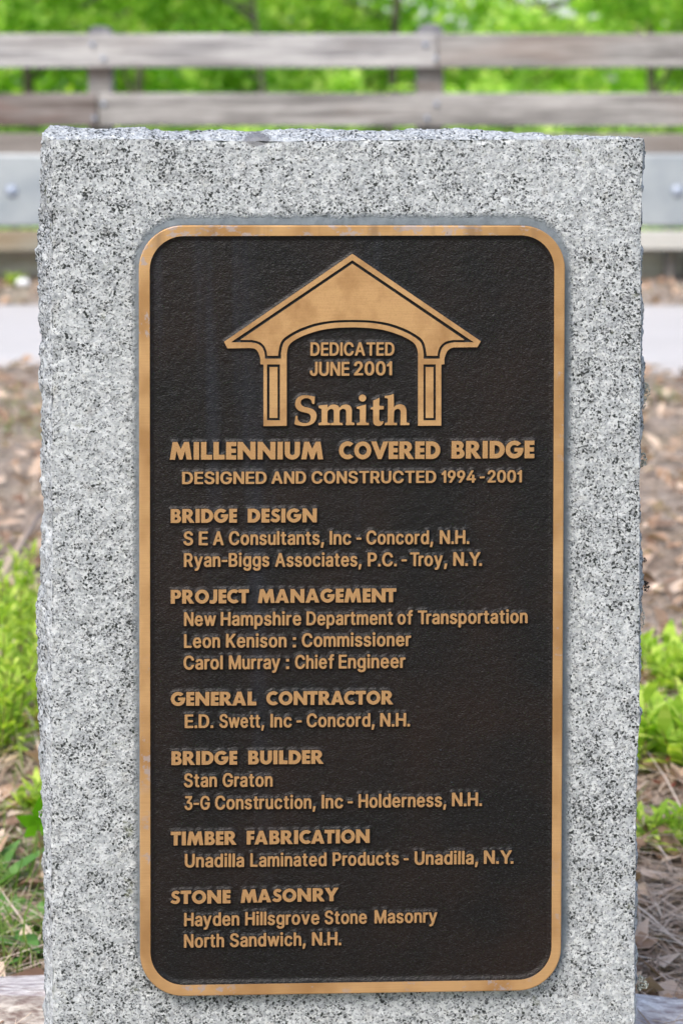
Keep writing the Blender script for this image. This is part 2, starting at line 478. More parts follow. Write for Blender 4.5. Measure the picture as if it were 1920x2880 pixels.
# ================================================================== THE STONE
def px_curve(pts, depth, vertical=True):
    q = np.array([pl(x, y, depth) for x, y in pts])
    o = np.argsort(q[:, 1] if vertical else q[:, 0]); q = q[o]
    return (lambda t: np.interp(t, q[:, 1], q[:, 0])) if vertical else (lambda t: np.interp(t, q[:, 0], q[:, 1]))
DEP = 0.20
uLf = px_curve([(149, 380), (148, 700), (149, 1000), (146, 1320), (150, 1500), (147, 1950), (146, 2200), (147, 2500), (151, 2880), (152, 3300)], 0)
uRf = px_curve([(1807, 380), (1803, 470), (1800, 700), (1801, 850), (1800, 1000), (1797, 1200), (1797, 1500), (1796, 1640), (1795, 1800), (1797, 1950), (1796, 2020), (1786, 2120), (1785, 2300), (1786, 2450), (1781, 2600), (1783, 2750), (1780, 2880), (1780, 3300)], 0)
sil = [(124, 380), (112, 455), (119, 540), (115, 620), (108, 700), (115, 790), (116, 870), (121, 930), (114, 960), (119, 1020), (124, 1100), (124, 1320), (123, 1500), (122, 1610), (111, 1690), (113, 1760), (110, 1880), (111, 1960), (116, 2030), (119, 2120), (124, 2240), (125, 2400), (128, 2500), (124, 2620), (127, 2740), (130, 2880), (130, 3300)]
uLb = px_curve(sil, .07)
silr = [(1800, 380), (1795, 700), (1803, 840), (1806, 950), (1811, 980), (1808, 1050), (1800, 1100), (1806, 1180), (1800, 1230), (1790, 1300), (1790, 1450), (1800, 1520), (1805, 1570), (1807, 1640), (1797, 1700), (1797, 1800), (1790, 2000), (1780, 2150), (1783, 2450), (1785, 2680), (1790, 2720), (1782, 2780), (1780, 3300)]
uRb = px_curve(silr, .05)
vTf = px_curve([(149, 393), (400, 391), (600, 396), (800, 398), (1000, 395), (1200, 393), (1400, 393), (1600, 392), (1807, 391)], 0, False)
vTb = px_curve([(123, 376), (135, 371), (142, 360), (200, 366), (300, 369), (360, 369), (380, 367), (440, 371), (530, 376), (620, 371), (700, 375), (750, 371), (860, 369), (960, 371), (1100, 373), (1300, 369), (1400, 374), (1500, 381), (1560, 387), (1700, 390), (1807, 392)], .09, False)
VB = -0.35
def gdep(c): return np.clip(c * DEP / .055, 0, 1) ** .8
def stone_pos(a, b, c):
    a, b, c = np.broadcast_arrays(a, b, c)
    v0 = VB + b * (.985 - VB)
    for _ in range(1):
        L = uLf(v0) + (uLb(v0) - uLf(v0)) * gdep(c)
        Rr = uRf(v0) + (uRb(v0) - uRf(v0)) * gdep(c)
        u = L + a * (Rr - L)
    top = vTf(u) + (vTb(u) - vTf(u)) * np.clip(c * DEP / .08, 0, 1)
    v = VB + b * (top - VB)
    P = np.stack([u, c * DEP, v], -1)
    side = np.clip(c * DEP / .012, 0, 1)
    # rock-pitched sides and top
    n = np.stack([fbm(P, 60, 5, s, .68) for s in (1, 51, 101)], -1)
    ridg = (np.abs(fbm(P, 26, 4, 7)) - .35)[..., None]
    outw = np.stack([np.clip((a - .5) * 2, -1, 1) ** 5, np.zeros_like(a), np.clip((b - .5) * 2, 0, 1) ** 9], -1)
    P = P + n * np.array([.0026, .0026, .0022]) * side[..., None] - outw * ridg * .0032 * side[..., None]
    # thermal-finished front: small relief, chipped arrises
    edge = np.minimum(np.minimum(u - L, Rr - u), top - v)
    chip = np.clip(1 - edge / .006, 0, 1) * np.clip(vnoise(P, 90, 5) + .15, 0, 1) * .0035 * (c < .001)
    f = (fbm(P, 120, 3, 9) * .0005 + fbm(P, 18, 2, 3) * .0006) * (1 - side)
    P[..., 1] += f + chip
    return P

def patch(A, B, C, nu, nv, base):
    P = stone_pos(A, B, C).reshape(-1, 3)
    i = np.arange(nu * nv).reshape(nu, nv)
    Fq = np.stack([i[:-1, :-1], i[1:, :-1], i[1:, 1:], i[:-1, 1:]], -1).reshape(-1, 4) + base
    return P, Fq
na, nb_, nc = 230, 440, 46
a = np.linspace(0, 1, na); b = np.concatenate([np.linspace(0, .28, 16)[:-1], np.linspace(.28, 1, nb_ - 15)]); c = np.linspace(0, 1, nc) ** 1.35
Vs, Fs, nbase = [], [], 0
A, B = np.meshgrid(a, b, indexing='ij')
for cc, flip in ((0.0, False), (1.0, True)):
    P, Fq = patch(A, B, np.full_like(A, cc), na, nb_, nbase); Vs.append(P); Fs.append(Fq[:, ::-1] if flip else Fq); nbase += len(P)
B2, C2 = np.meshgrid(b, c, indexing='ij')
for aa, flip in ((0.0, True), (1.0, False)):
    P, Fq = patch(np.full_like(B2, aa), B2, C2, nb_, nc, nbase); Vs.append(P); Fs.append(Fq if flip else Fq[:, ::-1]); nbase += len(P)
A3, C3 = np.meshgrid(a, c, indexing='ij')
for bb, flip in ((0.0, True), (1.0, False)):
    P, Fq = patch(A3, np.full_like(A3, bb), C3, na, nc, nbase); Vs.append(P); Fs.append(Fq[:, ::-1] if flip else Fq); nbase += len(P)
stone = link('granite_marker', np_mesh('granite_marker', np.concatenate(Vs), np.concatenate(Fs), True), M['granite'])
stone.matrix_world = STONE
tag(stone, 'upright speckled grey granite slab with rough broken edges carrying the bronze plaque', 'monument stone')

# ================================================================== THE PLAQUE
UC, VC = (oBL[0] + oBR[0]) / 2, min(oBL[1], oBR[1])
plaque = empty('bronze_plaque', STONE @ Vector((UC, 0, VC)), PSI,
               label='dark cast bronze plaque with raised golden lettering on the front of the granite slab', cat='plaque')
def loc2(p): return (p[0] - UC, p[1] - VC)

def relief_mesh(name, polys, y0, y1, mirror_mat=True):
    """flat-topped raised shape: polys (list of (x, z) loops, holes included), top at y0, skirt down to y1"""
    def inside(q, p):
        c = False
        for i in range(len(p)):
            s_, e_ = p[i - 1], p[i]
            if (s_[1] > q[1]) != (e_[1] > q[1]) and q[0] < (e_[0] - s_[0]) * (q[1] - s_[1]) / (e_[1] - s_[1]) + s_[0]: c = not c
        return c
    start = [sum(len(p) for p in polys[:k]) for k in range(len(polys))]
    outers = [k for k, p in enumerate(polys) if not any(inside(p[0], q) for j, q in enumerate(polys) if j != k)]
    tris = []
    for k in outers:
        grp = [k] + [j for j, q in enumerate(polys) if j not in outers and inside(q[0], polys[k])]
        ids = [start[j] + m_ for j in grp for m_ in range(len(polys[j]))]
        for t in tessellate_polygon([[Vector((x, z, 0)) for x, z in polys[j]] for j in grp]):
            tris.append([ids[i] for i in t])
    flat = [q for p in polys for q in p]
    n = len(flat)
    V = [(x, y0, z) for x, z in flat] + [(x, y1, z) for x, z in flat]
    Fc = []
    for t in tris:
        (x0, z0), (x1, z1), (x2, z2) = (flat[i] for i in t)
        ar = (x1 - x0) * (z2 - z0) - (x2 - x0) * (z1 - z0)
        Fc.append(tuple(t) if ar > 0 else tuple(t[::-1]))
    nt = len(Fc); k = 0
    for p in polys:
        m = len(p)
        for j in range(m):
            Fc.append((k + j, k + (j + 1) % m, n + k + (j + 1) % m, n + k + j))
        k += m
    me = bpy.data.meshes.new(name); me.from_pydata(V, [], Fc)
    me.materials.append(M['bronze']); me.materials.append(M['patina'])
    me.polygons.foreach_set('material_index', [0] * nt + [1] * (len(Fc) - nt))
    tri2 = [[flat[i] for i in t] for t in Fc[:nt]]
    return me, tri2
ALLT = []        # flat triangles of everything raised, for the fillets of the cast ground
SKIRT = GROUND + .0008

def rr_loop(TL, TR, BR, BL, r, n=14):
    out = []
    cs = [Vector(TL), Vector(TR), Vector(BR), Vector(BL)]
    for i in range(4):
        p = cs[i]; a = (cs[i - 1] - p).normalized(); b = (cs[(i + 1) % 4] - p).normalized()
        c = p + (a + b) * r
        for k in range(n + 1):
            t = math.pi / 2 * k / n
            q = c - b * r * math.cos(t) - a * r * math.sin(t)
            out.append((q.x, q.y))
    return out
oloop = [loc2(p) for p in rr_loop(oTL, oTR, oBR, oBL, .0445)]
iloop = [loc2(p) for p in rr_loop(iTL, iTR, iBR, iBL, .034)]
def ring_mesh():
    # bevelled ring: outer wall, outer chamfer, top, inner chamfer, inner wall
    def off(loop, d):
        n = len(loop); o = []
        for i in range(n):
            a = Vector(loop[i - 1]); b = Vector(loop[(i + 1) % n]); t = (b - a).normalized(); nr = Vector((-t.y, t.x))   # loop runs clockwise: nr points outwards
            o.append((loop[i][0] + nr.x * d, loop[i][1] + nr.y * d))
        return o
    prof = [(oloop, 0, -.002, 1), (oloop, 0, FRONT + .0008, 0), (oloop, -.0005, FRONT + .0002, 0), (oloop, -.0012, FRONT, 0), (iloop, .0005, FRONT, 0), (iloop, .0002, FRONT + .0003, 1), (iloop, 0, GROUND + .001, 1)]
    V = []; Fc = []; mi = []; n = len(oloop)
    for l, d, y, m in prof:
        V += [(x, y, z) for x, z in off(l, d)]
    for k in range(len(prof) - 1):
        for j in range(n):
            Fc.append((k * n + j, k * n + (j + 1) % n, (k + 1) * n + (j + 1) % n, (k + 1) * n + j)); mi.append(1 if k == 0 or prof[k + 1][3] else 0)
    me = bpy.data.meshes.new('border_frame'); me.from_pydata(V, [], Fc)
    me.materials.append(M['frame']); me.materials.append(M['patina']); me.polygons.foreach_set('material_index', mi)
    return me
link('border_frame', ring_mesh(), None, plaque)
# back plate behind the border
bp = MB()
n0 = len(oloop)
shr = [(x * .985, (z - .39) * .99 + .39) for x, z in oloop]
bp.v = [(x, .004, z) for x, z in shr] + [(x, GROUND + .003, z) for x, z in shr]
bp.f = [tuple(range(n0))] + [tuple(range(n0, 2 * n0))] + [(j, (j + 1) % n0, n0 + (j + 1) % n0, n0 + j) for j in range(n0)]
bp.build('back_plate', M['patina'], plaque)

# ---- emblem: a covered bridge portal (traced in plaque pixels, x about the centre line 785 of a crop 1.8233 x)
def catmull(pts, n=6):
    out = []
    for i in range(len(pts) - 1):
        p0 = pts[max(i - 1, 0)]; p1 = pts[i]; p2 = pts[i + 1]; p3 = pts[min(i + 2, len(pts) - 1)]
        for k in range(n):
            t = k / n
            out.append(tuple(.5 * (2 * p1[q] + (p2[q] - p0[q]) * t + (2 * p0[q] - 5 * p1[q] + 4 * p2[q] - p3[q]) * t * t + (3 * p1[q] - p0[q] - 3 * p2[q] + p3[q]) * t ** 3) for q in (0, 1)))
    out.append(pts[-1]); return out
def zA(x, y): return loc2(pl(560 + x / 1.82326, 660 + y / 1.82326, FRONT))
def half_outer(sg):
    """right half (sg=1) / left half (sg=-1) from apex down to the arch crown"""
    X = lambda d: 785 + sg * d
    e = 0 if sg > 0 else 3
    p = [(X(0), 98)] + [(X(657), 546 + e), (X(640), 577 + 2 * e)] + catmull([(X(520), 578 + e), (X(500), 585), (X(484), 600), (X(474), 625), (X(471), 640)], 4)
    p += [(X(471), 664), (X(455), 666), (X(455), 979 + e), (X(336), 980), (X(336), 620)]
    p += catmull([(X(336), 612), (X(330), 580), (X(315), 556), (X(280), 532), (X(230), 510), (X(160), 489), (X(80), 478), (X(0), 475)], 5)
    return p
def clean(p):
    o = []
    for q in p:
        if not o or abs(q[0] - o[-1][0]) + abs(q[1] - o[-1][1]) > .6: o.append(q)
    if abs(o[0][0] - o[-1][0]) + abs(o[0][1] - o[-1][1]) < .6: o.pop()
    return o
outer = clean(half_outer(1)[:-1] + half_outer(-1)[::-1][:-1])
def half_panel(sg, g):
    """pediment panel (g=0) or its surrounding groove (g=1)"""
    X = lambda d: 785 + sg * d
    if g:
        p = [(X(0), 131), (X(622), 552)] + catmull([(X(520), 552), (X(485), 560), (X(462), 578), (X(450), 605), (X(447), 636)], 4)
        p += [(X(365), 636)] + catmull([(X(365), 610), (X(358), 572), (X(343), 545), (X(300), 515), (X(250), 491), (X(180), 467), (X(90), 452), (X(0), 449)], 5)
    else:
        p = [(X(0), 149), (X(575), 540)] + catmull([(X(516), 540), (X(478), 549), (X(452), 570), (X(440), 596), (X(436), 621)], 4)
        p += [(X(380), 621)] + catmull([(X(378), 602), (X(370), 563), (X(352), 533), (X(308), 503), (X(255), 477), (X(180), 453), (X(90), 440), (X(0), 437)], 5)
    return p
groove = clean(half_panel(1, 1)[:-1] + half_panel(-1, 1)[::-1][:-1])
panel = clean(half_panel(1, 0)[:-1] + half_panel(-1, 0)[::-1][:-1])
cols_h = [[(348, 665), (414, 665), (414, 952), (348, 952)], [(1149, 665), (1212, 665), (1212, 952), (1149, 952)]]
cols_p = [[(361, 679), (402, 679), (402, 940), (361, 940)], [(1160, 679), (1200, 679), (1200, 940), (1160, 940)]]
def add_relief(name, loops):
    me, t2 = relief_mesh(name, loops, FRONT, SKIRT)
    ALLT.extend(t2); return link(name, me, None, plaque)
add_relief('emblem_outline', [[zA(*q) for q in l] for l in [outer, groove] + cols_h])
add_relief('roof_panel', [[zA(*q) for q in panel]])
for l in cols_p: add_relief('column_panel', [[zA(*q) for q in l]])

# ---- glyphs
def arc(cx, cy, rx, ry, a0, a1, n=10):
    return [(cx + rx * math.cos(R(a0 + (a1 - a0) * i / n)), cy + ry * math.sin(R(a0 + (a1 - a0) * i / n))) for i in range(n + 1)]
def stroke(pts, w):
    L = []; Rr = []; n = len(pts)
    for i, p in enumerate(pts):
        a = pts[max(i - 1, 0)]; b = pts[min(i + 1, n - 1)]
        dx = b[0] - a[0]; dy = b[1] - a[1]; l = math.hypot(dx, dy); nx = -dy / l * w / 2; ny = dx / l * w / 2
        L.append((p[0] + nx, p[1] + ny)); Rr.append((p[0] - nx, p[1] - ny))
    return L + Rr[::-1]
FUTURA = {
 'I': [[(0,0),(30,0),(30,100),(0,100)]],
 'M': [[(0,0),(29,0),(37,50),(53,0),(70,0),(86,50),(93,0),(122,0),(107,100),(80,100),(61,60),(43,100),(16,100)]],
 'L': [[(0,0),(62,0),(62,27),(30,27),(30,100),(0,100)]],
 'E': [[(0,0),(57,0),(57,24),(29,24),(29,38),(55,38),(55,62),(29,62),(29,76),(57,76),(57,100),(0,100)]],
 'F': [[(0,0),(29,0),(29,36),(54,36),(54,60),(29,60),(29,76),(57,76),(57,100),(0,100)]],
 'N': [[(0,0),(29,0),(29,55),(73,0),(100,0),(100,100),(71,100),(71,44),(27,100),(0,100)]],
 'U': [[(0,100),(0,38)]+arc(42.5,38,42.5,39,180,360,14)+[(85,100),(56,100),(56,38)]+arc(42.5,38,13.5,14,360,180,8)+[(29,100)]],
 'O': [arc(52,50,52,51,0,345,23),arc(52,50,25,26,345,0,23)],
 'C': [arc(52,50,52,51,47,313,20)+arc(52,50,25,26,306,54,16)],
 'G': [arc(52,50,52,51,42,355,24)+[(104,60),(52,60),(52,38),(72,38)]+arc(52,50,25,26,318,48,16)],
 'V': [[(42,0),(64,0),(105,100),(74,100),(53,47),(33,100),(0,100)]],
 'A': [[(0,0),(30,0),(36,18),(64,18),(70,0),(100,0),(64,100),(36,100)],[(42,38),(50,66),(58,38)]],
 'R': [[(0,0),(30,0),(30,39),(56,0),(90,0),(58,42)]+arc(45,69,32,31,-52,90,9)+[(0,100)],[(30,57),(30,80)]+arc(38,68.5,11,11.5,90,-90,6)],
 'P': [[(0,0),(30,0),(30,36)]+arc(45,68,32,32,-90,90,10)+[(0,100)],[(30,56),(30,80)]+arc(38,68,11,12,90,-90,6)],
 'D': [[(0,0)]+arc(37,50,51,50,-90,90,14)+[(0,100)],[(29,25),(29,75)]+arc(35,50,24,25,90,-90,10)],
 'B': [[(0,0)]+arc(46,28,30,28,-90,58,8)+arc(42,75,28,25,-42,90,7)+[(0,100)],[(29,21),(29,40)]+arc(40,30.5,9,9.5,90,-90,5),[(29,61),(29,79)]+arc(37,70,8,9,90,-90,5)],
 'T': [[(23,0),(52,0),(52,75),(76,75),(76,100),(0,100),(0,75),(23,75)]],
 'J': [[(0,3),(8,-1),(20,-2)]+arc(26,32,31,34,-85,0,7)+[(57,100),(28,100),(28,32),(24,24),(16,22),(2,26)]],
 'Y': [[(35,0),(65,0),(65,40),(102,100),(68,100),(50,66),(33,100),(0,100),(35,40)]],
 'S': [stroke(arc(37,72,21,16.5,22,180,8)+[(17,64),(22,57),(33,52),(46,46),(52,40)]+arc(33,30,20.5,17.5,12,-95,7)+[(22,14),(10,19),(4,25)],23)],
}

ARIAL = {
    ',': [[24, -212, 8, -202, 0, -177, 51, 155, 64, 173, 88, 184, 232, 182, 254, 163, 260, 138, 174, -186, 160, -204, 136, -215]],
    '-': [[28, 353, 7, 372, 0, 406, 3, 474, 28, 501, 452, 501, 473, 482, 480, 448, 477, 380, 452, 353]],
    '.': [[97, -1, 49, 16, 22, 43, 0, 94, 0, 120, 16, 162, 49, 198, 97, 217, 153, 217, 201, 198, 229, 171, 251, 128, 251, 86, 229, 43, 193, 12, 153, -3]],
    '0': [[316, -5, 260, 3, 172, 46, 116, 94, 74, 158, 43, 226, 17, 320, 0, 465, 0, 533, 17, 677, 35, 745, 78, 848, 112, 899, 156, 943, 228, 985, 292, 1004, 396, 1005, 428, 1004, 492, 985, 564, 943, 607, 899, 645, 839, 677, 762, 703, 669, 712, 601, 712, 396, 703, 328, 677, 235, 645, 158, 597, 90, 532, 37, 484, 12, 396, -7], [329, 158, 372, 155, 404, 166, 460, 224, 493, 311, 511, 413, 512, 584, 493, 694, 444, 799, 422, 822, 388, 841, 364, 851, 332, 843, 272, 796, 246, 754, 227, 703, 209, 609, 208, 396, 227, 303, 243, 252, 276, 198]],
    '1': [[204, 8, 183, 26, 176, 51, 175, 647, 172, 656, 156, 660, 84, 629, 36, 627, 12, 640, 0, 673, 1, 741, 12, 769, 136, 869, 186, 945, 212, 981, 252, 992, 348, 989, 369, 971, 376, 945, 375, 43, 364, 18, 340, 5]],
    '2': [[27, 8, 11, 18, 0, 43, 0, 111, 10, 137, 383, 562, 427, 635, 446, 715, 436, 766, 405, 818, 355, 844, 307, 846, 275, 835, 242, 809, 218, 766, 204, 698, 187, 676, 163, 669, 43, 669, 19, 682, 8, 707, 8, 749, 26, 818, 75, 904, 155, 968, 203, 989, 299, 1008, 347, 1009, 387, 1001, 451, 989, 499, 968, 571, 910, 597, 877, 629, 809, 646, 707, 621, 596, 555, 483, 435, 337, 283, 170, 286, 162, 299, 158, 635, 155, 651, 144, 662, 120, 660, 34, 643, 12, 619, 5]],
    '3': [[288, -5, 184, 20, 120, 54, 80, 86, 55, 116, 18, 184, 0, 269, 9, 286, 32, 298, 184, 296, 206, 277, 216, 235, 245, 192, 280, 169, 320, 155, 376, 155, 408, 165, 442, 184, 472, 215, 483, 243, 491, 311, 478, 371, 448, 413, 384, 451, 336, 460, 224, 463, 208, 474, 197, 499, 197, 575, 207, 601, 382, 822, 368, 834, 72, 838, 47, 865, 44, 950, 56, 983, 80, 996, 616, 996, 640, 989, 658, 967, 660, 890, 650, 856, 440, 601, 448, 589, 520, 568, 568, 543, 616, 503, 658, 447, 682, 396, 699, 311, 682, 201, 632, 111, 592, 69, 536, 33, 448, 1, 384, -8]],
    '4': [[452, 8, 436, 18, 425, 43, 424, 179, 412, 199, 36, 201, 7, 222, 0, 256, 1, 315, 14, 349, 361, 971, 388, 989, 412, 992, 524, 991, 553, 971, 556, 954, 550, 937, 452, 760, 243, 383, 237, 366, 241, 358, 416, 358, 424, 375, 424, 596, 431, 622, 460, 642, 588, 642, 611, 630, 623, 605, 626, 366, 636, 355, 724, 347, 741, 324, 744, 298, 743, 239, 731, 213, 708, 201, 636, 199, 626, 188, 623, 43, 611, 17, 580, 5]],
    '9': [[148, 8, 128, 26, 134, 60, 317, 349, 308, 361, 220, 373, 156, 398, 108, 431, 65, 477, 30, 537, 9, 605, 0, 673, 9, 749, 19, 792, 51, 860, 100, 923, 140, 955, 188, 981, 244, 1000, 324, 1009, 420, 1000, 492, 972, 540, 940, 591, 886, 634, 809, 653, 741, 660, 673, 655, 613, 629, 520, 589, 434, 525, 324, 332, 24, 300, 5], [312, 511, 348, 510, 396, 533, 429, 571, 455, 630, 455, 724, 437, 775, 388, 830, 356, 844, 300, 844, 258, 818, 227, 775, 209, 724, 209, 630, 219, 596, 268, 533]],
    ':': [[98, -1, 50, 16, 23, 43, 1, 94, 1, 120, 17, 162, 50, 198, 98, 217, 154, 217, 202, 198, 230, 171, 252, 128, 252, 86, 230, 43, 194, 12, 154, -3], [74, 510, 33, 537, 9, 580, 0, 614, 21, 673, 34, 692, 74, 717, 178, 717, 222, 690, 252, 631, 252, 597, 232, 554, 212, 529, 178, 510]],
    'A': [[20, 8, 0, 26, 3, 60, 299, 928, 325, 979, 356, 992, 492, 992, 516, 989, 532, 978, 680, 562, 854, 60, 859, 34, 852, 17, 812, 5, 692, 5, 661, 17, 627, 94, 576, 247, 564, 265, 316, 268, 292, 265, 284, 256, 222, 68, 196, 17, 164, 5], [348, 426, 508, 426, 510, 443, 454, 613, 433, 673, 428, 679, 418, 673, 347, 451]],
    'B': [[28, 8, 7, 26, 0, 51, 0, 937, 12, 978, 44, 992, 444, 991, 492, 981, 564, 947, 620, 898, 652, 847, 679, 766, 679, 673, 653, 605, 628, 567, 588, 529, 586, 520, 628, 489, 660, 454, 694, 392, 711, 341, 716, 281, 701, 188, 653, 102, 612, 67, 548, 33, 428, 5], [216, 171, 404, 167, 444, 178, 475, 196, 504, 239, 512, 298, 498, 349, 468, 388, 436, 411, 388, 429, 216, 426, 208, 400, 208, 188], [216, 588, 364, 584, 436, 618, 466, 656, 480, 715, 469, 766, 444, 805, 420, 822, 364, 838, 216, 835, 208, 809, 208, 605]],
    'C': [[395, -5, 299, 12, 195, 63, 115, 137, 74, 201, 26, 311, 0, 473, 8, 609, 26, 686, 53, 762, 82, 813, 104, 848, 163, 911, 203, 943, 291, 985, 379, 1005, 515, 1004, 595, 985, 691, 934, 751, 882, 797, 813, 821, 762, 840, 694, 835, 661, 803, 648, 675, 648, 643, 667, 627, 706, 591, 771, 539, 815, 467, 840, 427, 843, 363, 823, 323, 800, 272, 745, 234, 677, 207, 558, 207, 439, 218, 379, 242, 303, 267, 258, 307, 214, 347, 186, 395, 165, 443, 155, 523, 177, 587, 227, 613, 260, 642, 328, 667, 347, 811, 349, 840, 328, 837, 286, 797, 184, 771, 146, 699, 71, 630, 30, 555, 3, 491, -8]],
    'D': [[28, 8, 7, 26, 0, 51, 0, 937, 12, 978, 44, 992, 428, 991, 524, 964, 588, 934, 658, 877, 717, 800, 756, 719, 773, 664, 792, 554, 791, 443, 773, 341, 742, 247, 684, 151, 652, 116, 588, 71, 532, 41, 444, 14, 364, 5], [216, 171, 356, 166, 428, 186, 496, 230, 532, 271, 557, 315, 583, 417, 583, 588, 573, 639, 554, 690, 508, 762, 452, 807, 380, 829, 324, 839, 236, 839, 220, 837, 210, 826, 208, 196]],
    'E': [[28, 8, 7, 26, 0, 51, 0, 937, 12, 978, 44, 992, 604, 991, 627, 979, 637, 962, 637, 869, 620, 846, 596, 839, 216, 835, 208, 818, 210, 596, 228, 584, 564, 583, 596, 570, 607, 545, 607, 469, 596, 444, 580, 433, 216, 426, 208, 409, 208, 188, 212, 174, 228, 167, 612, 163, 628, 153, 639, 128, 637, 34, 620, 12, 596, 5]],
    'G': [[396, -5, 340, 1, 276, 20, 196, 63, 156, 95, 98, 158, 27, 311, 9, 396, 0, 482, 9, 609, 51, 754, 98, 839, 178, 924, 268, 977, 364, 1004, 516, 1004, 628, 969, 676, 943, 741, 890, 802, 805, 829, 745, 844, 686, 836, 661, 812, 648, 668, 650, 644, 667, 604, 748, 548, 807, 500, 832, 460, 842, 420, 842, 372, 828, 324, 800, 258, 728, 227, 652, 209, 567, 209, 430, 227, 345, 243, 303, 274, 252, 316, 208, 396, 165, 460, 157, 532, 179, 564, 199, 599, 235, 628, 282, 647, 354, 636, 373, 468, 375, 436, 389, 425, 413, 425, 490, 436, 515, 449, 524, 820, 528, 844, 515, 856, 482, 855, 371, 837, 269, 805, 192, 767, 133, 736, 98, 692, 63, 588, 12, 484, -8]],
    'H': [[28, 8, 7, 26, 0, 51, 0, 937, 12, 978, 44, 992, 164, 992, 188, 985, 201, 971, 208, 945, 208, 613, 216, 596, 548, 592, 568, 596, 576, 613, 576, 945, 583, 971, 596, 985, 620, 992, 740, 992, 771, 979, 781, 962, 784, 937, 784, 51, 772, 18, 740, 5, 620, 5, 596, 12, 583, 26, 576, 51, 576, 409, 568, 426, 236, 430, 216, 426, 208, 409, 208, 51, 201, 26, 172, 5]],
    'I': [[28, 8, 7, 26, 0, 51, 1, 954, 12, 978, 36, 991, 180, 989, 201, 971, 208, 945, 207, 43, 195, 17, 172, 5]],
    'J': [[267, -5, 211, 3, 147, 28, 91, 69, 64, 98, 33, 150, 10, 218, 0, 337, 12, 362, 35, 374, 179, 372, 204, 345, 210, 269, 226, 209, 239, 192, 267, 166, 299, 155, 339, 157, 363, 171, 396, 209, 414, 286, 415, 711, 415, 950, 427, 983, 459, 996, 579, 996, 603, 989, 620, 967, 623, 311, 614, 226, 595, 163, 565, 107, 491, 37, 403, 1, 339, -8]],
    'K': [[28, 8, 7, 26, 0, 51, 0, 937, 12, 978, 44, 992, 164, 992, 188, 985, 201, 971, 208, 945, 212, 626, 220, 625, 292, 703, 512, 962, 548, 989, 724, 991, 747, 979, 756, 962, 743, 928, 616, 783, 433, 579, 427, 554, 749, 68, 762, 34, 756, 18, 740, 8, 716, 5, 580, 5, 549, 17, 308, 377, 284, 402, 260, 388, 217, 341, 209, 324, 208, 51, 201, 26, 172, 5]],
    'L': [[28, 8, 7, 26, 0, 51, 3, 962, 20, 985, 44, 992, 172, 991, 201, 971, 208, 945, 208, 588, 212, 174, 228, 167, 588, 163, 604, 153, 615, 128, 613, 34, 596, 12, 572, 5]],
    'M': [[28, 8, 7, 26, 0, 60, 0, 945, 7, 971, 20, 985, 44, 992, 212, 992, 236, 985, 252, 972, 467, 392, 484, 351, 492, 347, 501, 358, 707, 928, 740, 985, 764, 992, 932, 992, 964, 978, 976, 945, 976, 707, 976, 51, 969, 26, 956, 12, 932, 5, 804, 5, 781, 17, 771, 34, 764, 489, 756, 489, 739, 451, 586, 34, 564, 11, 532, 5, 428, 5, 399, 26, 229, 469, 220, 483, 212, 483, 205, 34, 195, 17, 172, 5]],
    'N': [[28, 8, 7, 26, 0, 51, 0, 937, 12, 978, 28, 989, 52, 992, 188, 992, 222, 979, 572, 404, 580, 405, 584, 426, 587, 962, 597, 979, 620, 991, 748, 992, 772, 985, 789, 962, 792, 937, 792, 51, 780, 18, 748, 5, 612, 5, 572, 22, 220, 606, 212, 604, 208, 579, 205, 34, 195, 17, 172, 5]],
    'O': [[395, -5, 339, 1, 267, 24, 195, 63, 120, 133, 74, 201, 26, 311, 8, 396, 0, 524, 16, 643, 43, 732, 99, 841, 159, 907, 195, 934, 291, 985, 371, 1004, 483, 1005, 563, 994, 667, 947, 739, 894, 787, 833, 829, 754, 861, 669, 879, 558, 878, 430, 861, 337, 821, 226, 775, 150, 715, 86, 667, 54, 579, 12, 483, -7], [431, 158, 491, 165, 539, 186, 619, 267, 661, 362, 670, 413, 674, 499, 670, 584, 661, 635, 641, 694, 605, 754, 539, 815, 451, 843, 411, 840, 347, 816, 323, 800, 275, 749, 234, 677, 207, 558, 207, 439, 216, 388, 242, 303, 266, 260, 307, 214, 339, 191, 395, 165]],
    'P': [[28, 8, 7, 26, 0, 51, 0, 937, 7, 971, 20, 985, 44, 992, 436, 991, 511, 971, 604, 915, 638, 877, 677, 800, 695, 732, 700, 673, 685, 562, 638, 469, 588, 416, 492, 365, 372, 345, 216, 341, 208, 324, 208, 51, 201, 26, 172, 5], [216, 511, 372, 508, 428, 527, 463, 562, 485, 605, 495, 673, 480, 749, 452, 795, 404, 827, 356, 838, 228, 839, 212, 831, 208, 537]],
    'R': [[28, 8, 7, 26, 0, 51, 0, 945, 13, 979, 44, 992, 428, 992, 532, 964, 588, 930, 653, 860, 695, 749, 703, 664, 685, 571, 660, 515, 628, 464, 556, 409, 551, 392, 725, 51, 728, 26, 716, 12, 684, 5, 548, 5, 524, 12, 508, 30, 340, 359, 324, 370, 236, 371, 215, 366, 208, 349, 208, 51, 201, 26, 172, 5], [215, 528, 332, 524, 396, 533, 460, 571, 485, 613, 496, 690, 484, 753, 452, 798, 428, 818, 364, 838, 228, 839, 212, 831, 208, 554]],
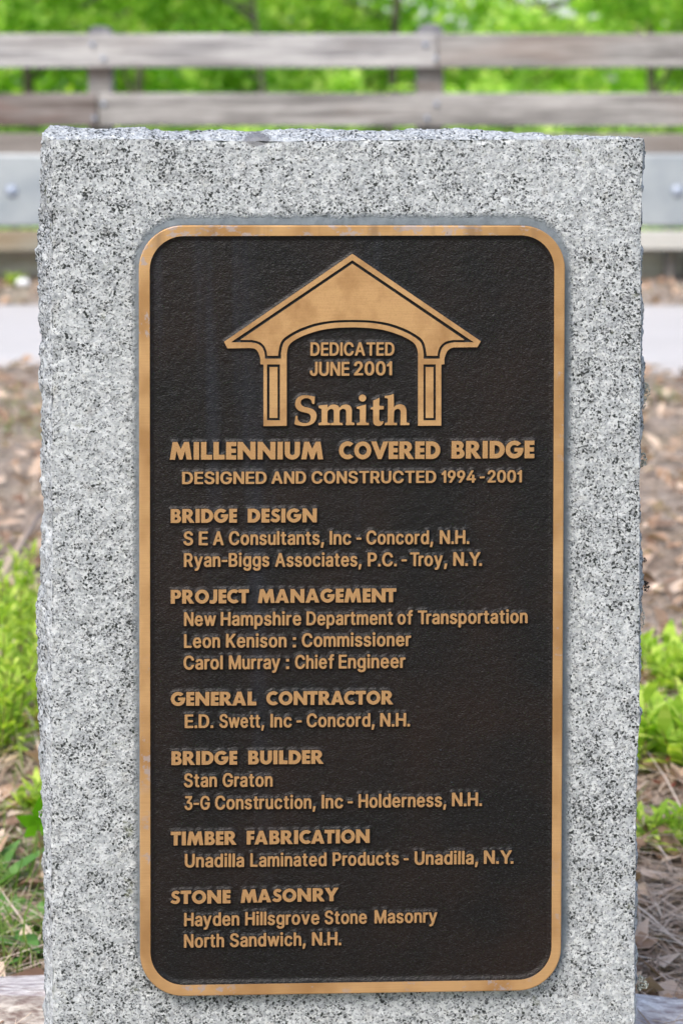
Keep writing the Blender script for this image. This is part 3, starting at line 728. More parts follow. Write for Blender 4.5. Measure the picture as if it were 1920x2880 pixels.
    'S': [[301, -9, 189, 17, 89, 78, 52, 120, 15, 188, 2, 231, 0, 290, 29, 311, 181, 309, 203, 290, 215, 239, 243, 197, 301, 161, 341, 151, 381, 150, 437, 165, 497, 205, 520, 248, 526, 290, 519, 324, 493, 362, 445, 390, 213, 468, 107, 529, 66, 571, 43, 614, 28, 656, 17, 725, 43, 827, 77, 888, 107, 920, 173, 965, 237, 990, 277, 1000, 381, 1010, 461, 1000, 549, 973, 639, 912, 687, 844, 703, 810, 712, 776, 714, 725, 685, 704, 541, 706, 516, 725, 495, 784, 461, 820, 397, 845, 349, 848, 277, 820, 237, 778, 225, 742, 231, 682, 253, 653, 293, 625, 549, 539, 645, 481, 679, 444, 719, 367, 728, 333, 729, 256, 717, 202, 671, 112, 645, 82, 589, 42, 517, 8, 477, -2, 405, -12]],
    'T': [[307, 8, 286, 26, 279, 51, 278, 826, 259, 839, 27, 842, 2, 869, 0, 954, 12, 979, 43, 992, 451, 992, 731, 989, 756, 962, 758, 877, 747, 852, 723, 840, 507, 839, 489, 826, 486, 43, 474, 17, 451, 5]],
    'U': [[340, -8, 244, 9, 148, 60, 81, 121, 51, 164, 27, 215, 9, 275, 0, 343, 0, 939, 7, 973, 28, 991, 52, 994, 172, 993, 201, 973, 208, 939, 208, 334, 219, 283, 257, 215, 308, 175, 388, 152, 436, 160, 484, 179, 535, 224, 557, 258, 575, 326, 576, 939, 583, 973, 612, 993, 740, 994, 764, 987, 781, 964, 784, 317, 773, 258, 716, 136, 660, 75, 628, 52, 540, 9, 500, -1, 436, -10]],
    'Y': [[344, 8, 323, 26, 316, 51, 314, 409, 55, 852, 7, 937, 0, 962, 9, 979, 32, 991, 176, 992, 200, 985, 226, 954, 408, 636, 424, 632, 448, 670, 615, 962, 632, 981, 664, 992, 808, 991, 832, 978, 837, 954, 527, 417, 524, 51, 518, 26, 488, 5]],
    'a': [[220, -8, 172, 0, 116, 26, 60, 70, 34, 104, 11, 163, 0, 223, 19, 317, 60, 380, 140, 429, 196, 448, 412, 483, 424, 504, 421, 546, 405, 581, 384, 598, 356, 609, 308, 609, 260, 584, 204, 520, 180, 509, 148, 509, 60, 537, 36, 553, 28, 581, 50, 632, 98, 691, 188, 744, 260, 763, 388, 763, 468, 744, 540, 703, 564, 682, 597, 632, 621, 564, 624, 53, 612, 20, 596, 9, 572, 6, 468, 6, 420, 19, 372, 0, 316, -10], [272, 146, 308, 143, 348, 157, 381, 180, 413, 223, 423, 257, 422, 317, 404, 328, 372, 321, 260, 301, 214, 266, 208, 240, 211, 189, 243, 155]],
    'c': [[300, -8, 220, 9, 154, 45, 81, 113, 38, 190, 9, 292, 0, 385, 17, 504, 42, 573, 76, 634, 128, 692, 204, 737, 276, 763, 412, 763, 484, 744, 574, 692, 614, 649, 652, 576, 658, 547, 644, 520, 556, 493, 524, 492, 500, 493, 476, 503, 447, 556, 420, 585, 396, 599, 356, 610, 332, 608, 292, 591, 249, 547, 234, 522, 209, 436, 209, 317, 227, 249, 243, 215, 292, 162, 340, 144, 404, 162, 428, 179, 476, 257, 500, 270, 556, 270, 628, 250, 652, 234, 660, 215, 650, 173, 620, 119, 590, 79, 532, 35, 444, -1, 388, -10]],
    'd': [[284, -8, 212, 9, 148, 43, 104, 79, 67, 130, 27, 215, 9, 283, 0, 394, 11, 479, 35, 564, 75, 641, 148, 715, 204, 744, 268, 764, 396, 763, 460, 741, 476, 743, 480, 896, 483, 964, 508, 991, 644, 993, 667, 981, 677, 964, 679, 45, 667, 19, 644, 7, 516, 7, 476, 27, 412, -1, 356, -10], [338, 147, 396, 162, 439, 207, 461, 249, 480, 326, 479, 436, 458, 522, 412, 585, 356, 610, 300, 600, 257, 564, 227, 513, 208, 436, 209, 317, 234, 232, 284, 169, 308, 154]],
    'e': [[308, -8, 220, 9, 124, 67, 74, 121, 19, 241, 0, 360, 9, 462, 35, 556, 80, 641, 138, 700, 212, 744, 284, 764, 420, 761, 476, 744, 524, 719, 592, 666, 646, 573, 672, 487, 680, 436, 679, 360, 668, 335, 652, 324, 236, 321, 212, 313, 209, 300, 219, 258, 257, 190, 300, 158, 348, 144, 420, 162, 455, 198, 482, 241, 508, 253, 540, 253, 644, 225, 664, 207, 653, 155, 629, 113, 588, 67, 556, 43, 492, 9, 412, -10], [217, 470, 460, 468, 469, 487, 454, 530, 432, 564, 404, 591, 372, 608, 332, 610, 300, 600, 276, 585, 234, 539, 214, 487]],
    'f': [[155, 8, 134, 26, 127, 51, 126, 596, 115, 607, 35, 610, 12, 622, 0, 647, 2, 724, 27, 751, 107, 754, 123, 762, 128, 835, 145, 903, 187, 972, 235, 1006, 275, 1023, 339, 1034, 403, 1034, 479, 1013, 497, 996, 502, 979, 476, 894, 443, 874, 355, 869, 338, 843, 328, 792, 329, 766, 339, 755, 443, 753, 466, 741, 478, 715, 479, 664, 473, 630, 451, 612, 347, 609, 329, 596, 324, 34, 314, 17, 291, 5]],
    'g': [[283, -270, 203, -253, 129, -217, 58, -149, 38, -107, 42, -81, 131, -24, 179, -18, 211, -35, 251, -85, 283, -104, 323, -119, 379, -117, 435, -91, 459, -66, 478, -13, 478, 30, 467, 42, 395, 18, 259, 18, 195, 37, 155, 57, 80, 123, 26, 225, 0, 353, 8, 472, 37, 574, 83, 653, 115, 689, 195, 742, 243, 757, 291, 766, 379, 765, 483, 731, 523, 757, 635, 757, 659, 750, 676, 728, 679, -21, 668, -81, 623, -166, 587, -202, 523, -241, 403, -272], [311, 174, 371, 173, 395, 182, 435, 213, 465, 268, 478, 319, 478, 447, 461, 515, 445, 549, 423, 574, 371, 605, 331, 610, 299, 598, 259, 569, 227, 518, 208, 447, 208, 327, 226, 259, 279, 191]],
    'h': [[28, 8, 7, 26, 0, 60, 0, 945, 7, 971, 20, 985, 44, 992, 156, 992, 188, 978, 200, 945, 204, 741, 220, 739, 284, 761, 420, 761, 463, 749, 532, 711, 567, 673, 597, 622, 623, 528, 624, 443, 624, 51, 617, 26, 604, 12, 580, 5, 468, 5, 444, 12, 431, 26, 424, 51, 423, 486, 408, 545, 396, 566, 364, 597, 316, 609, 276, 597, 244, 574, 219, 537, 209, 503, 200, 434, 200, 51, 193, 26, 164, 5]],
    'i': [[50, 8, 29, 26, 22, 51, 23, 715, 34, 740, 58, 753, 194, 751, 216, 732, 222, 707, 222, 43, 210, 18, 186, 5], [74, 825, 34, 848, 13, 877, 0, 920, 13, 962, 39, 996, 66, 1015, 162, 1017, 204, 996, 232, 962, 241, 920, 228, 877, 210, 850, 162, 825]],
    'l': [[28, 8, 7, 26, 0, 51, 1, 954, 12, 978, 36, 991, 180, 989, 201, 971, 208, 945, 207, 43, 195, 17, 172, 5]],
    'm': [[28, 8, 7, 26, 0, 51, 0, 698, 7, 732, 36, 753, 164, 753, 204, 737, 260, 759, 308, 770, 364, 770, 436, 751, 516, 700, 628, 759, 684, 770, 740, 771, 820, 751, 900, 702, 938, 647, 967, 554, 967, 43, 955, 17, 932, 5, 796, 8, 771, 34, 768, 120, 765, 537, 751, 571, 724, 598, 700, 608, 660, 606, 628, 589, 611, 571, 595, 537, 585, 486, 580, 31, 564, 12, 540, 5, 428, 5, 397, 17, 384, 51, 383, 528, 373, 562, 348, 591, 324, 606, 292, 608, 236, 575, 209, 520, 200, 451, 196, 31, 187, 17, 164, 5]],
    'n': [[28, 8, 7, 26, 0, 60, 0, 707, 7, 732, 28, 751, 164, 753, 204, 733, 284, 761, 412, 762, 460, 751, 532, 711, 567, 673, 594, 630, 623, 520, 624, 205, 624, 51, 611, 17, 588, 5, 476, 5, 452, 8, 436, 18, 424, 51, 421, 494, 405, 554, 372, 591, 332, 608, 300, 606, 241, 571, 219, 537, 209, 503, 200, 434, 196, 31, 187, 17, 164, 5]],
    'o': [[299, -8, 219, 9, 171, 34, 115, 75, 80, 113, 41, 181, 18, 249, 0, 351, 0, 402, 18, 513, 41, 573, 80, 641, 131, 695, 211, 741, 267, 761, 395, 764, 459, 753, 547, 710, 591, 675, 629, 624, 676, 522, 694, 445, 694, 317, 676, 232, 653, 173, 623, 121, 563, 58, 483, 13, 443, 1, 379, -10], [327, 147, 355, 144, 387, 154, 439, 190, 476, 258, 494, 343, 494, 411, 485, 470, 469, 513, 451, 549, 423, 581, 375, 607, 331, 608, 279, 581, 237, 530, 208, 436, 208, 317, 227, 246, 243, 213, 279, 173]],
    'p': [[28, -255, 7, -237, 0, -211, 0, 700, 7, 734, 20, 748, 44, 755, 164, 754, 204, 732, 284, 763, 420, 763, 500, 736, 580, 678, 644, 575, 661, 529, 680, 436, 680, 317, 671, 265, 653, 206, 613, 121, 540, 43, 476, 9, 444, 0, 388, -10, 332, -11, 268, 0, 220, 20, 204, 19, 200, -211, 193, -237, 164, -257], [305, 155, 364, 151, 420, 185, 453, 240, 479, 351, 471, 461, 452, 524, 408, 580, 372, 604, 348, 610, 316, 607, 291, 597, 252, 565, 219, 504, 201, 419, 201, 342, 219, 257, 257, 189]],
    'r': [[28, 8, 7, 26, 0, 51, 0, 698, 7, 732, 20, 747, 44, 754, 156, 754, 204, 741, 260, 761, 380, 762, 404, 755, 421, 732, 424, 647, 417, 622, 388, 601, 300, 600, 268, 589, 236, 564, 211, 520, 200, 451, 200, 51, 193, 26, 164, 5]],
    's': [[228, -8, 156, 9, 80, 53, 26, 121, 0, 181, 3, 215, 36, 236, 108, 253, 156, 253, 180, 240, 204, 196, 234, 164, 276, 146, 300, 143, 348, 155, 383, 190, 391, 207, 389, 249, 364, 275, 172, 333, 84, 382, 42, 428, 19, 487, 17, 573, 52, 660, 84, 695, 124, 724, 188, 753, 236, 763, 348, 764, 436, 744, 508, 704, 540, 668, 566, 624, 581, 581, 577, 556, 548, 535, 476, 518, 428, 518, 405, 530, 364, 589, 340, 607, 276, 610, 250, 598, 226, 573, 217, 547, 219, 522, 237, 496, 265, 479, 444, 429, 532, 380, 565, 343, 589, 292, 599, 258, 599, 198, 582, 147, 548, 85, 488, 36, 404, 1, 348, -10]],
    't': [[284, 0, 220, 17, 170, 44, 138, 78, 115, 129, 104, 172, 102, 597, 92, 608, 36, 611, 12, 623, 1, 648, 0, 708, 7, 733, 20, 748, 92, 756, 100, 763, 105, 887, 124, 918, 148, 925, 260, 925, 284, 918, 297, 904, 304, 878, 308, 763, 324, 755, 412, 752, 433, 733, 440, 699, 437, 640, 420, 617, 396, 610, 324, 610, 305, 597, 305, 189, 316, 164, 332, 153, 388, 159, 421, 146, 437, 120, 452, 44, 444, 19, 420, 6, 372, -3]],
    'u': [[220, -2, 156, 15, 100, 47, 51, 102, 11, 195, 0, 263, 0, 697, 12, 739, 36, 752, 156, 753, 180, 746, 193, 732, 200, 706, 200, 314, 216, 221, 237, 187, 284, 158, 340, 160, 388, 200, 408, 229, 423, 297, 424, 706, 436, 739, 460, 752, 580, 753, 604, 746, 621, 723, 621, 34, 604, 11, 580, 4, 460, 5, 420, 27, 316, -4]],
    'v': [[268, 8, 243, 34, 11, 681, 0, 732, 12, 747, 36, 754, 164, 754, 196, 741, 214, 707, 339, 341, 348, 330, 356, 334, 374, 383, 483, 707, 501, 741, 532, 754, 660, 753, 684, 740, 694, 724, 694, 707, 450, 26, 420, 5]],
    'w': [[222, 8, 201, 26, 181, 77, 2, 707, 0, 724, 7, 741, 38, 754, 158, 754, 182, 747, 198, 734, 294, 393, 302, 393, 320, 443, 389, 715, 405, 741, 430, 753, 558, 754, 589, 741, 607, 707, 686, 403, 694, 397, 702, 407, 718, 464, 781, 707, 799, 741, 830, 754, 950, 754, 974, 747, 990, 724, 808, 68, 784, 17, 758, 5, 646, 5, 622, 8, 606, 18, 581, 77, 512, 341, 494, 369, 477, 332, 408, 68, 390, 24, 358, 5]],
    'y': [[116, -260, 68, -247, 51, -224, 49, -207, 68, -136, 83, -114, 100, -104, 172, -100, 196, -84, 213, -62, 230, -20, 240, 40, 3, 704, 0, 738, 12, 752, 36, 759, 164, 759, 196, 746, 222, 687, 340, 338, 348, 331, 356, 337, 364, 358, 500, 745, 532, 759, 660, 759, 684, 752, 699, 729, 422, -54, 358, -182, 308, -226, 252, -251, 204, -262]],
}

def dec(loops):
    return [[(l[i] / 1000, l[i + 1] / 1000) for i in range(0, len(l), 2)] for l in loops]
GL = {'A': {k: dec(v) for k, v in ARIAL.items()}, 'F': {k: [[(x / 100, y / 100) for x, y in l] for l in v] for k, v in FUTURA.items()}}
GL['A']['.'] = [[(0, 0), (.2, 0), (.2, .19), (0, .19)]]
GL['A'][':'] = [[(0, 0), (.2, 0), (.2, .19), (0, .19)], [(0, .53), (.2, .53), (.2, .72), (0, .72)]]
# Smith: traced serif letters (crop at 820,1100, 4.6118 x)
SM = {
 'S': [catmull([(301, 72), (299, 110), (292, 164), (268, 162), (258, 128), (240, 106), (206, 92), (165, 94), (132, 112), (117, 145), (128, 178), (160, 201), (205, 213), (262, 229), (304, 262), (323, 305), (320, 352), (300, 396), (262, 428), (205, 448), (150, 452), (90, 444), (42, 430), (40, 405), (46, 370), (52, 324), (76, 324), (80, 360), (98, 392), (132, 410), (170, 416), (210, 410), (238, 385), (248, 350), (244, 318), (222, 292), (175, 278), (120, 265), (78, 240), (52, 205), (46, 160), (58, 112), (88, 76), (130, 58), (180, 54), (240, 60)], 3)],
 'm': [[(348, 190), (380, 184), (430, 180), (466, 177), (466, 214)] + catmull([(466, 214), (490, 190), (525, 175), (560, 174), (598, 188), (620, 216)], 4) + catmull([(620, 216), (648, 188), (690, 174), (725, 177), (758, 194), (776, 225), (780, 260)], 4) + [(778, 404), (812, 413), (814, 440), (702, 442), (702, 415), (708, 405), (706, 270)] + catmull([(706, 270), (700, 245), (678, 230), (650, 232), (628, 248), (620, 262)], 3) + [(620, 405), (630, 412), (660, 412), (662, 440), (507, 441), (507, 415), (546, 408), (547, 270)] + catmull([(547, 270), (540, 242), (520, 231), (495, 235), (472, 252), (464, 266)], 3) + [(463, 404), (476, 413), (499, 414), (499, 440), (348, 442), (348, 415), (388, 405), (388, 236), (370, 224), (350, 218)]],
 'i': [[(840, 205), (880, 196), (925, 183), (963, 174), (962, 250), (960, 400), (972, 410), (1000, 412), (1000, 440), (842, 441), (842, 416), (884, 404), (884, 245), (872, 232), (842, 226)], [(918 + 47 * math.cos(t * math.pi / 12), 90 + 46 * math.sin(t * math.pi / 12)) for t in range(24)]],
 't': [[(1137, 85), (1138, 120), (1133, 170), (1140, 192), (1194, 195), (1192, 236), (1140, 238), (1134, 245), (1133, 370), (1140, 388), (1155, 396), (1188, 390), (1192, 400), (1176, 430), (1152, 448), (1115, 452), (1080, 442), (1060, 420), (1055, 390), (1056, 250), (1048, 238), (1022, 236), (1022, 218), (1052, 205), (1056, 190), (1056, 122), (1090, 108)]],
 'h': [[(1204, 62), (1250, 58), (1290, 48), (1322, 36), (1324, 210)] + catmull([(1324, 210), (1350, 185), (1395, 171), (1440, 177), (1470, 200), (1484, 235), (1487, 270)], 4) + [(1488, 402), (1500, 411), (1523, 412), (1525, 440), (1408, 442), (1408, 412), (1412, 280)] + catmull([(1412, 280), (1407, 248), (1385, 232), (1355, 234), (1332, 254), (1326, 275)], 3) + [(1322, 404), (1335, 412), (1364, 412), (1365, 441), (1206, 441), (1206, 415), (1244, 406), (1247, 100), (1232, 92), (1206, 88)]],
}
def zS(x, y): return loc2(pl(820 + x / 4.6118, 1100 + y / 4.6118, FRONT))
for ch in 'Smith':
    loops = []
    for l in SM[ch]:
        l = clean(l)
        loops.append([zS(*q) for q in l])
    add_relief('letter', loops)

DEPTH = SKIRT - FRONT
GMESH = {}
def glyph_mesh(font, ch):
    if (font, ch) not in GMESH:
        GMESH[font, ch] = relief_mesh('glyph', GL[font][ch], 0.0, 1.0)
    return GMESH[font, ch]
def word(font, w, x0, x1, y0, y1, capx, gap):
    """one word between photo pixels x0..x1, baseline y0 (left) .. y1 (right), capital height in pixels"""
    a = Vector(loc2(pl(x0, y0, FRONT))); b = Vector(loc2(pl(x1, y1, FRONT)))
    caph = capx * (2.17 + FRONT) / F
    wid = [max(x for l in GL[font][c] for x, _ in l) for c in w]
    offs_ = []; t = 0
    mn = []
    for i, c in enumerate(w):
        m = min(x for l in GL[font][c] for x, _ in l)
        offs_.append(t - m); t += wid[i] - m
        g = gap
        if i < len(w) - 1:
            if font == 'F':
                n_ = w[i + 1]; g = .105
                if c in 'OCGDPSBREFLT': g -= .03
                if n_ in 'OCGSMAJT': g -= .03
                if c in 'AVTYL' and n_ in 'AVTYC' or c + n_ in ('RA', 'CA', 'CT', 'RY', 'FA', 'RT', 'MA', 'AM', 'OV'): g = -.01
                if c + n_ in ('VE', 'NT', 'MA'): g = .02
            if font == 'A' and c + w[i + 1] in ('Tr', 'tr', 'rt', 'tt', 'ra', 'ry', 'Ro', 'ay', 'ro', 'wi', 'we', 'Sw'): g = gap * .5
            if font == 'A' and c + w[i + 1] in ('Tr',): g = -gap * .8
            if font == 'A' and c + w[i + 1] == 'Y.': g = -gap * .9
        t += g
    total = t - g if False else t - gap
    L = (b - a).length
    sx = L / total
    ang = math.atan2(b.y - a.y, b.x - a.x)
    for i, c in enumerate(w):
        me, t2 = glyph_mesh(font, c)
        nm = 'numeral' if c.isdigit() else 'letter' if c.isalpha() else 'punctuation_mark'
        o = bpy.data.objects.new(nm, me); COL.objects.link(o); o.parent = plaque
        p = a + (b - a) * (offs_[i] * sx / L)
        jit = random.uniform(-.012, .012)
        o.location = (p.x, FRONT, p.y); o.rotation_euler = (0, -ang - jit * .6, 0)
        o.scale = (sx, DEPTH, caph)
        ca, sa = math.cos(ang), math.sin(ang)
        for tr in t2:
            ALLT.append([(p.x + x * sx * ca - z * caph * sa, p.y + x * sx * sa + z * caph * ca) for x, z in tr])
A_, F_ = ('A', .095), ('F', .105)
TEXT = [
 (A_, 38.5, [('DEDICATED', 872.6, 1108.5, 1000.8, 1000.4)]),
 (A_, 40, [('JUNE', 871, 982.3, 1057, 1057), ('2001', 995, 1102, 1056, 1055.5)]),
 (F_, 50, [('MILLENNIUM', 477.9, 908.4, 1293, 1291.6), ('COVERED', 953, 1237.1, 1291.4, 1290.5), ('BRIDGE', 1268.6, 1501.4, 1289.6, 1288.6)]),
 (A_, 35.5, [('DESIGNED', 512.3, 750, 1361.9, 1361), ('AND', 763, 860.8, 1360.8, 1360.4), ('CONSTRUCTED', 875.6, 1225.7, 1360.2, 1358.3), ('1994', 1240.7, 1337.1, 1358, 1357.6), ('-', 1347.9, 1362.1, 1357.5, 1357.4), ('2001', 1370, 1466.4, 1357.3, 1356.8)]),
 (F_, 39.5, [('BRIDGE', 480.6, 666.6, 1470.8, 1469.8), ('DESIGN', 696.9, 890.5, 1469.8, 1468.8)]),
 (A_, 40, [('S', 516.5, 543.3, 1534, 1534), ('E', 559.2, 584.6, 1533.8, 1533.7), ('A', 599.1, 629.4, 1533.6, 1533.5), ('Consultants,', 643.9, 911.1, 1533.3, 1532), ('Inc', 926.6, 987, 1532, 1531.8), ('-', 1001.4, 1015.7, 1531.7, 1531.6), ('Concord,', 1029.3, 1217.5, 1531.4, 1530.6), ('N.H.', 1235.7, 1318.6, 1530.4, 1530)]),
 (A_, 40, [('Ryan-Biggs', 517.5, 757.5, 1595, 1594), ('Associates,', 773.4, 1016.4, 1594.4, 1593.2), ('P.C.', 1033.6, 1115, 1593.2, 1592.8), ('-', 1128.2, 1143.2, 1592.7, 1592.6), ('Troy,', 1152.1, 1256.8, 1592.5, 1592), ('N.Y.', 1273.6, 1354.3, 1591.9, 1591.4)]),
 (F_, 39.5, [('PROJECT', 480.6, 700, 1698, 1696.2), ('MANAGEMENT', 725.2, 1113.9, 1696, 1693.4)]),
 (A_, 40, [('New', 517.8, 607.7, 1761, 1760.4), ('Hampshire', 620.8, 847.1, 1760.2, 1759), ('Department', 861.5, 1104.3, 1758.8, 1757), ('of', 1117.1, 1160.4, 1756.6, 1756.2), ('Transportation', 1173.9, 1482.5, 1756, 1752.8)]),
 (A_, 40, [('Leon', 517.8, 619.1, 1822.6, 1822), ('Kenison', 635.6, 805.7, 1821.6, 1820.8), (':', 823, 831.9, 1820.6, 1820.6), ('Commissioner', 848.4, 1155, 1820, 1817.4)]),
 (A_, 40, [('Carol', 516.5, 626.7, 1883.6, 1882.6), ('Murray', 643.9, 787.8, 1882.6, 1881.6), (':', 804.4, 813, 1881.6, 1881.6), ('Chief', 829.2, 939.4, 1881.2, 1880.6), ('Engineer', 952.1, 1139.6, 1880.4, 1878.8)]),
 (F_, 39.5, [('GENERAL', 480.6, 720.7, 1985.2, 1983.8), ('CONTRACTOR', 748.9, 1105.7, 1983.4, 1981)]),
 (A_, 39.5, [('E.D.', 519.9, 600.1, 2048, 2047.4), ('Swett,', 617.4, 743, 2047.2, 2046.4), ('Inc', 760.3, 820.5, 2046.2, 2045.8), ('-', 833.3, 848.4, 2045.6, 2045.5), ('Concord,', 862.2, 1053.2, 2045.4, 2044), ('N.H.', 1068.2, 1152.1, 2043.8, 2043.2)]),
 (F_, 39.5, [('BRIDGE', 482.4, 667.3, 2151.8, 2150.4), ('BUILDER', 698.3, 910.1, 2150, 2148.2)]),
 (A_, 40, [('Stan', 517.8, 610.1, 2214.3, 2213.6), ('Graton', 626, 766.5, 2213.6, 2212.6)]),
 (A_, 40, [('3-G', 519.2, 590.5, 2278, 2277.2), ('Construction,', 604.6, 887.7, 2277, 2274.6), ('Inc', 903.9, 964.5, 2274, 2273.4), ('-', 977.2, 991.8, 2273.2, 2273), ('Holderness,', 1007.5, 1254.3, 2272.2, 2269.2), ('N.H.', 1270, 1354.3, 2268, 2266.8)]),
 (F_, 39.5, [('TIMBER', 480.3, 665.6, 2377.8, 2376), ('FABRICATION', 693.8, 1038.9, 2375.4, 2370.8)]),
 (A_, 39.5, [('Unadilla', 519.9, 686.6, 2439.8, 2438.6), ('Laminated', 703.8, 918, 2438.2, 2436), ('Products', 934.9, 1121.1, 2435.6, 2433.2), ('-', 1134.3, 1148.6, 2433, 2432.8), ('Unadilla,', 1165, 1343.6, 2432.6, 2430.6), ('N.Y.', 1359.6, 1442.5, 2430, 2429.2)]),
 (F_, 38.5, [('STONE', 479.5, 648.4, 2543, 2540.4), ('MASONRY', 676.9, 951.7, 2539.4, 2534)]),
 (A_, 39.5, [('Hayden', 517.9, 673.1, 2605.6, 2603.2), ('Hillsgrove', 689.5, 898, 2603, 2599.8), ('Stone', 912.8, 1031.2, 2599.6, 2598), ('Masonry', 1052.6, 1228.7, 2597.4, 2594.8)]),
 (A_, 39.5, [('North', 517.9, 630.3, 2666, 2664), ('Sandwich,', 646.8, 859.6, 2663.6, 2660), ('N.H.', 877.1, 959.4, 2659.8, 2658.4)]),
]
for (font, gap), cap, words in TEXT:
    for w, x0, x1, y0, y1 in words:
        word(font, w, x0, x1, y0, y1, cap, gap)

# ---- cast ground: a height field with fillets running up to every raised edge
fl = [p for t in ALLT for p in t]
bvh = BVHTree.FromPolygons([(x, z, 0) for x, z in fl], [(3 * i, 3 * i + 1, 3 * i + 2) for i in range(len(ALLT))])
gx = np.arange(iTL[0] - UC - .004, iTR[0] - UC + .004, .00105)
gz_ = np.arange(0.005, iTL[1] - VC + .006, .00105)
GX, GZ = np.meshgrid(gx, gz_, indexing='ij')
din = -boxsdf(GX + UC, GZ + VC, iTL, iTR, iBR, iBL, .034)
dout = boxsdf(GX + UC, GZ + VC, oTL, oTR, oBR, oBL, .0445)
dist = np.full(GX.shape, 9.0)
RM = .0042
find = bvh.find_nearest
xs = gx.tolist(); zs = gz_.tolist()
for i, x in enumerate(xs):
    row = dist[i]
    for j, z in enumerate(zs):
        r = find((x, z, 0), RM)
        if r[3] is not None: row[j] = r[3]
def fil(d, h, w):
    t = np.clip(1 - np.clip(d, 0, None) / w, 0, 1)
    return h * (.72 * t + .28 * t * t) * np.clip(t * 4, 0, 1)
H = np.maximum(fil(dist, .0013, .0028), fil(din, .0018, .0040))
PP = P3(GX, GZ)
H = H + fbm(PP, 330, 2, 3) * .00009 + fbm(PP, 60, 2, 8) * .00008
H = np.minimum(H, -FRONT + GROUND - .0004)
VV = np.stack([GX, GROUND - H, GZ], -1)
idx = np.arange(GX.size).reshape(GX.shape)
FQ = np.stack([idx[:-1, :-1], idx[1:, :-1], idx[1:, 1:], idx[:-1, 1:]], -1).reshape(-1, 4)
ok = (dout < -.003)[:-1, :-1].ravel() & (dout < -.003)[1:, 1:].ravel() & (dout < -.003)[1:, :-1].ravel() & (dout < -.003)[:-1, 1:].ravel()
link('ground_panel', np_mesh('ground_panel', VV.reshape(-1, 3), FQ[ok], True), M['patina'], plaque)

# ---- lichens growing out of the broken edges
def lichen(name, px, py, wpx, hpx, depth, mat, label, seed, side=1):
    r = random.Random(seed)
    u, v = pl(px, py, depth)
    k = (2.17 + depth) / F
    W, Hh = wpx * k, hpx * k
    verts, faces = [], []
    for i in range(46):
        t = r.random(); s_ = r.uniform(-1, 1)
        c = Vector((side * (t * W * math.sqrt(max(0, 1 - s_ * s_ * .9)) - W * .25), r.uniform(-.5, .5) * W * 1.2, s_ * Hh / 2))
        rad = r.uniform(.10, .22) * W
        ax = Vector((r.uniform(-1, 1), r.uniform(-1, 1), r.uniform(-1, 1))).normalized()
        b1 = ax.orthogonal().normalized(); b2 = ax.cross(b1)
        n = len(verts)
        m = 7
        verts.append(tuple(c + ax * rad * .8))
        for j in range(m):
            th = 2 * math.pi * j / m; q = rad * r.uniform(.6, 1.35)
            verts.append(tuple(c + (b1 * math.cos(th) + b2 * math.sin(th)) * q + ax * r.uniform(-.3, .3) * rad))
        verts.append(tuple(c - ax * rad * .6))
        for j in range(m):
            a_ = n + 1 + j; b_ = n + 1 + (j + 1) % m
            faces += [(n, a_, b_), (n + m + 1, b_, a_)]
    me = bpy.data.meshes.new(name); me.from_pydata(verts, [], faces)
    o = link(name, me, mat)
    o.matrix_world = STONE @ Matrix.Translation((u, depth, v))
    tag(o, label, 'lichen')
    return o
lichen('lichen', 1813, 1098, 17, 48, .03, M['lichen'], 'knobbly grey lichen on the right edge of the slab, highest and tallest of that side', 1)
lichen('lichen', 1808, 1132, 12, 40, .02, M['lichen'], 'flat grey lichen just below the highest knobbly clump on the slab edge', 2)
lichen('lichen', 1805, 1295, 19, 44, .03, M['lichen'], 'crinkled grey and dark green lichen sticking out under the highest clump, right edge', 3)
lichen('lichen', 1811, 1575, 8, 12, .03, M['lichen_black'], 'tiny black lichen speck above the pointed black one on the right edge', 4)
lichen('lichen', 1814, 1648, 14, 30, .03, M['lichen_black'], 'pointed black lichen flake on the right edge of the slab', 5)
lichen('lichen', 1804, 1738, 13, 54, .02, M['lichen'], 'pale beaded lichen below the black flake on the right edge', 6)
lichen('lichen', 1799, 2765, 28, 38, .03, M['lichen'], 'dark curled lichen near the foot of the slab, just above the rounded log', 7)
lichen('lichen', 121, 2290, 15, 30, .05, M['lichen'], 'small dark lichen knob on the left edge of the slab', 8, -1)

# ================================================================== GROUND AND ROAD
def ground_z(x, y):
    x = np.asarray(x, float); y = np.asarray(y, float)
    b = -.11 + .11 * np.clip((y - 2.6) / 3.4, 0, 1) ** .9
    b = b + .045 * np.exp(-((y - 7.75) / .28) ** 2) * (1 + .6 * vnoise(P3(x, y), 2.3, 4))
    b = b + .035 * np.clip((y - 11.0) / .5, 0, 1)
    b = b - .55 * np.clip((y - 12.4) / 4, 0, 1) ** 1.3
    b = b + .030 * np.clip(y - 24, 0, 80)
    n = fbm(P3(x, y), 1.6, 3, 2) * .02 + fbm(P3(x, y), 9, 3, 5) * .010
    onroad = np.clip((y - 7.85) / .25, 0, 1) * np.clip((11.15 - y) / .2, 0, 1)
    return (b + n) * (1 - onroad) + onroad * (-.05)
gxs = np.concatenate([-np.geomspace(2, 130, 26)[::-1], np.linspace(-2, 2, 131)[1:-1], np.geomspace(2, 130, 26)])
gys = np.concatenate([np.linspace(-60, 1, 14)[:-1], np.linspace(1, 13, 300), np.geomspace(13.2, 220, 50)])
X, Y = np.meshgrid(gxs, gys, indexing='ij')
Z = ground_z(X, Y)
idx = np.arange(X.size).reshape(X.shape)
g = link('ground', np_mesh('ground', np.stack([X, Y, Z], -1).reshape(-1, 3), np.stack([idx[:-1, :-1], idx[1:, :-1], idx[1:, 1:], idx[:-1, 1:]], -1).reshape(-1, 4), True), M['ground'])
tag(g, 'brown leaf litter and soil verge rising to the road', kind='structure')

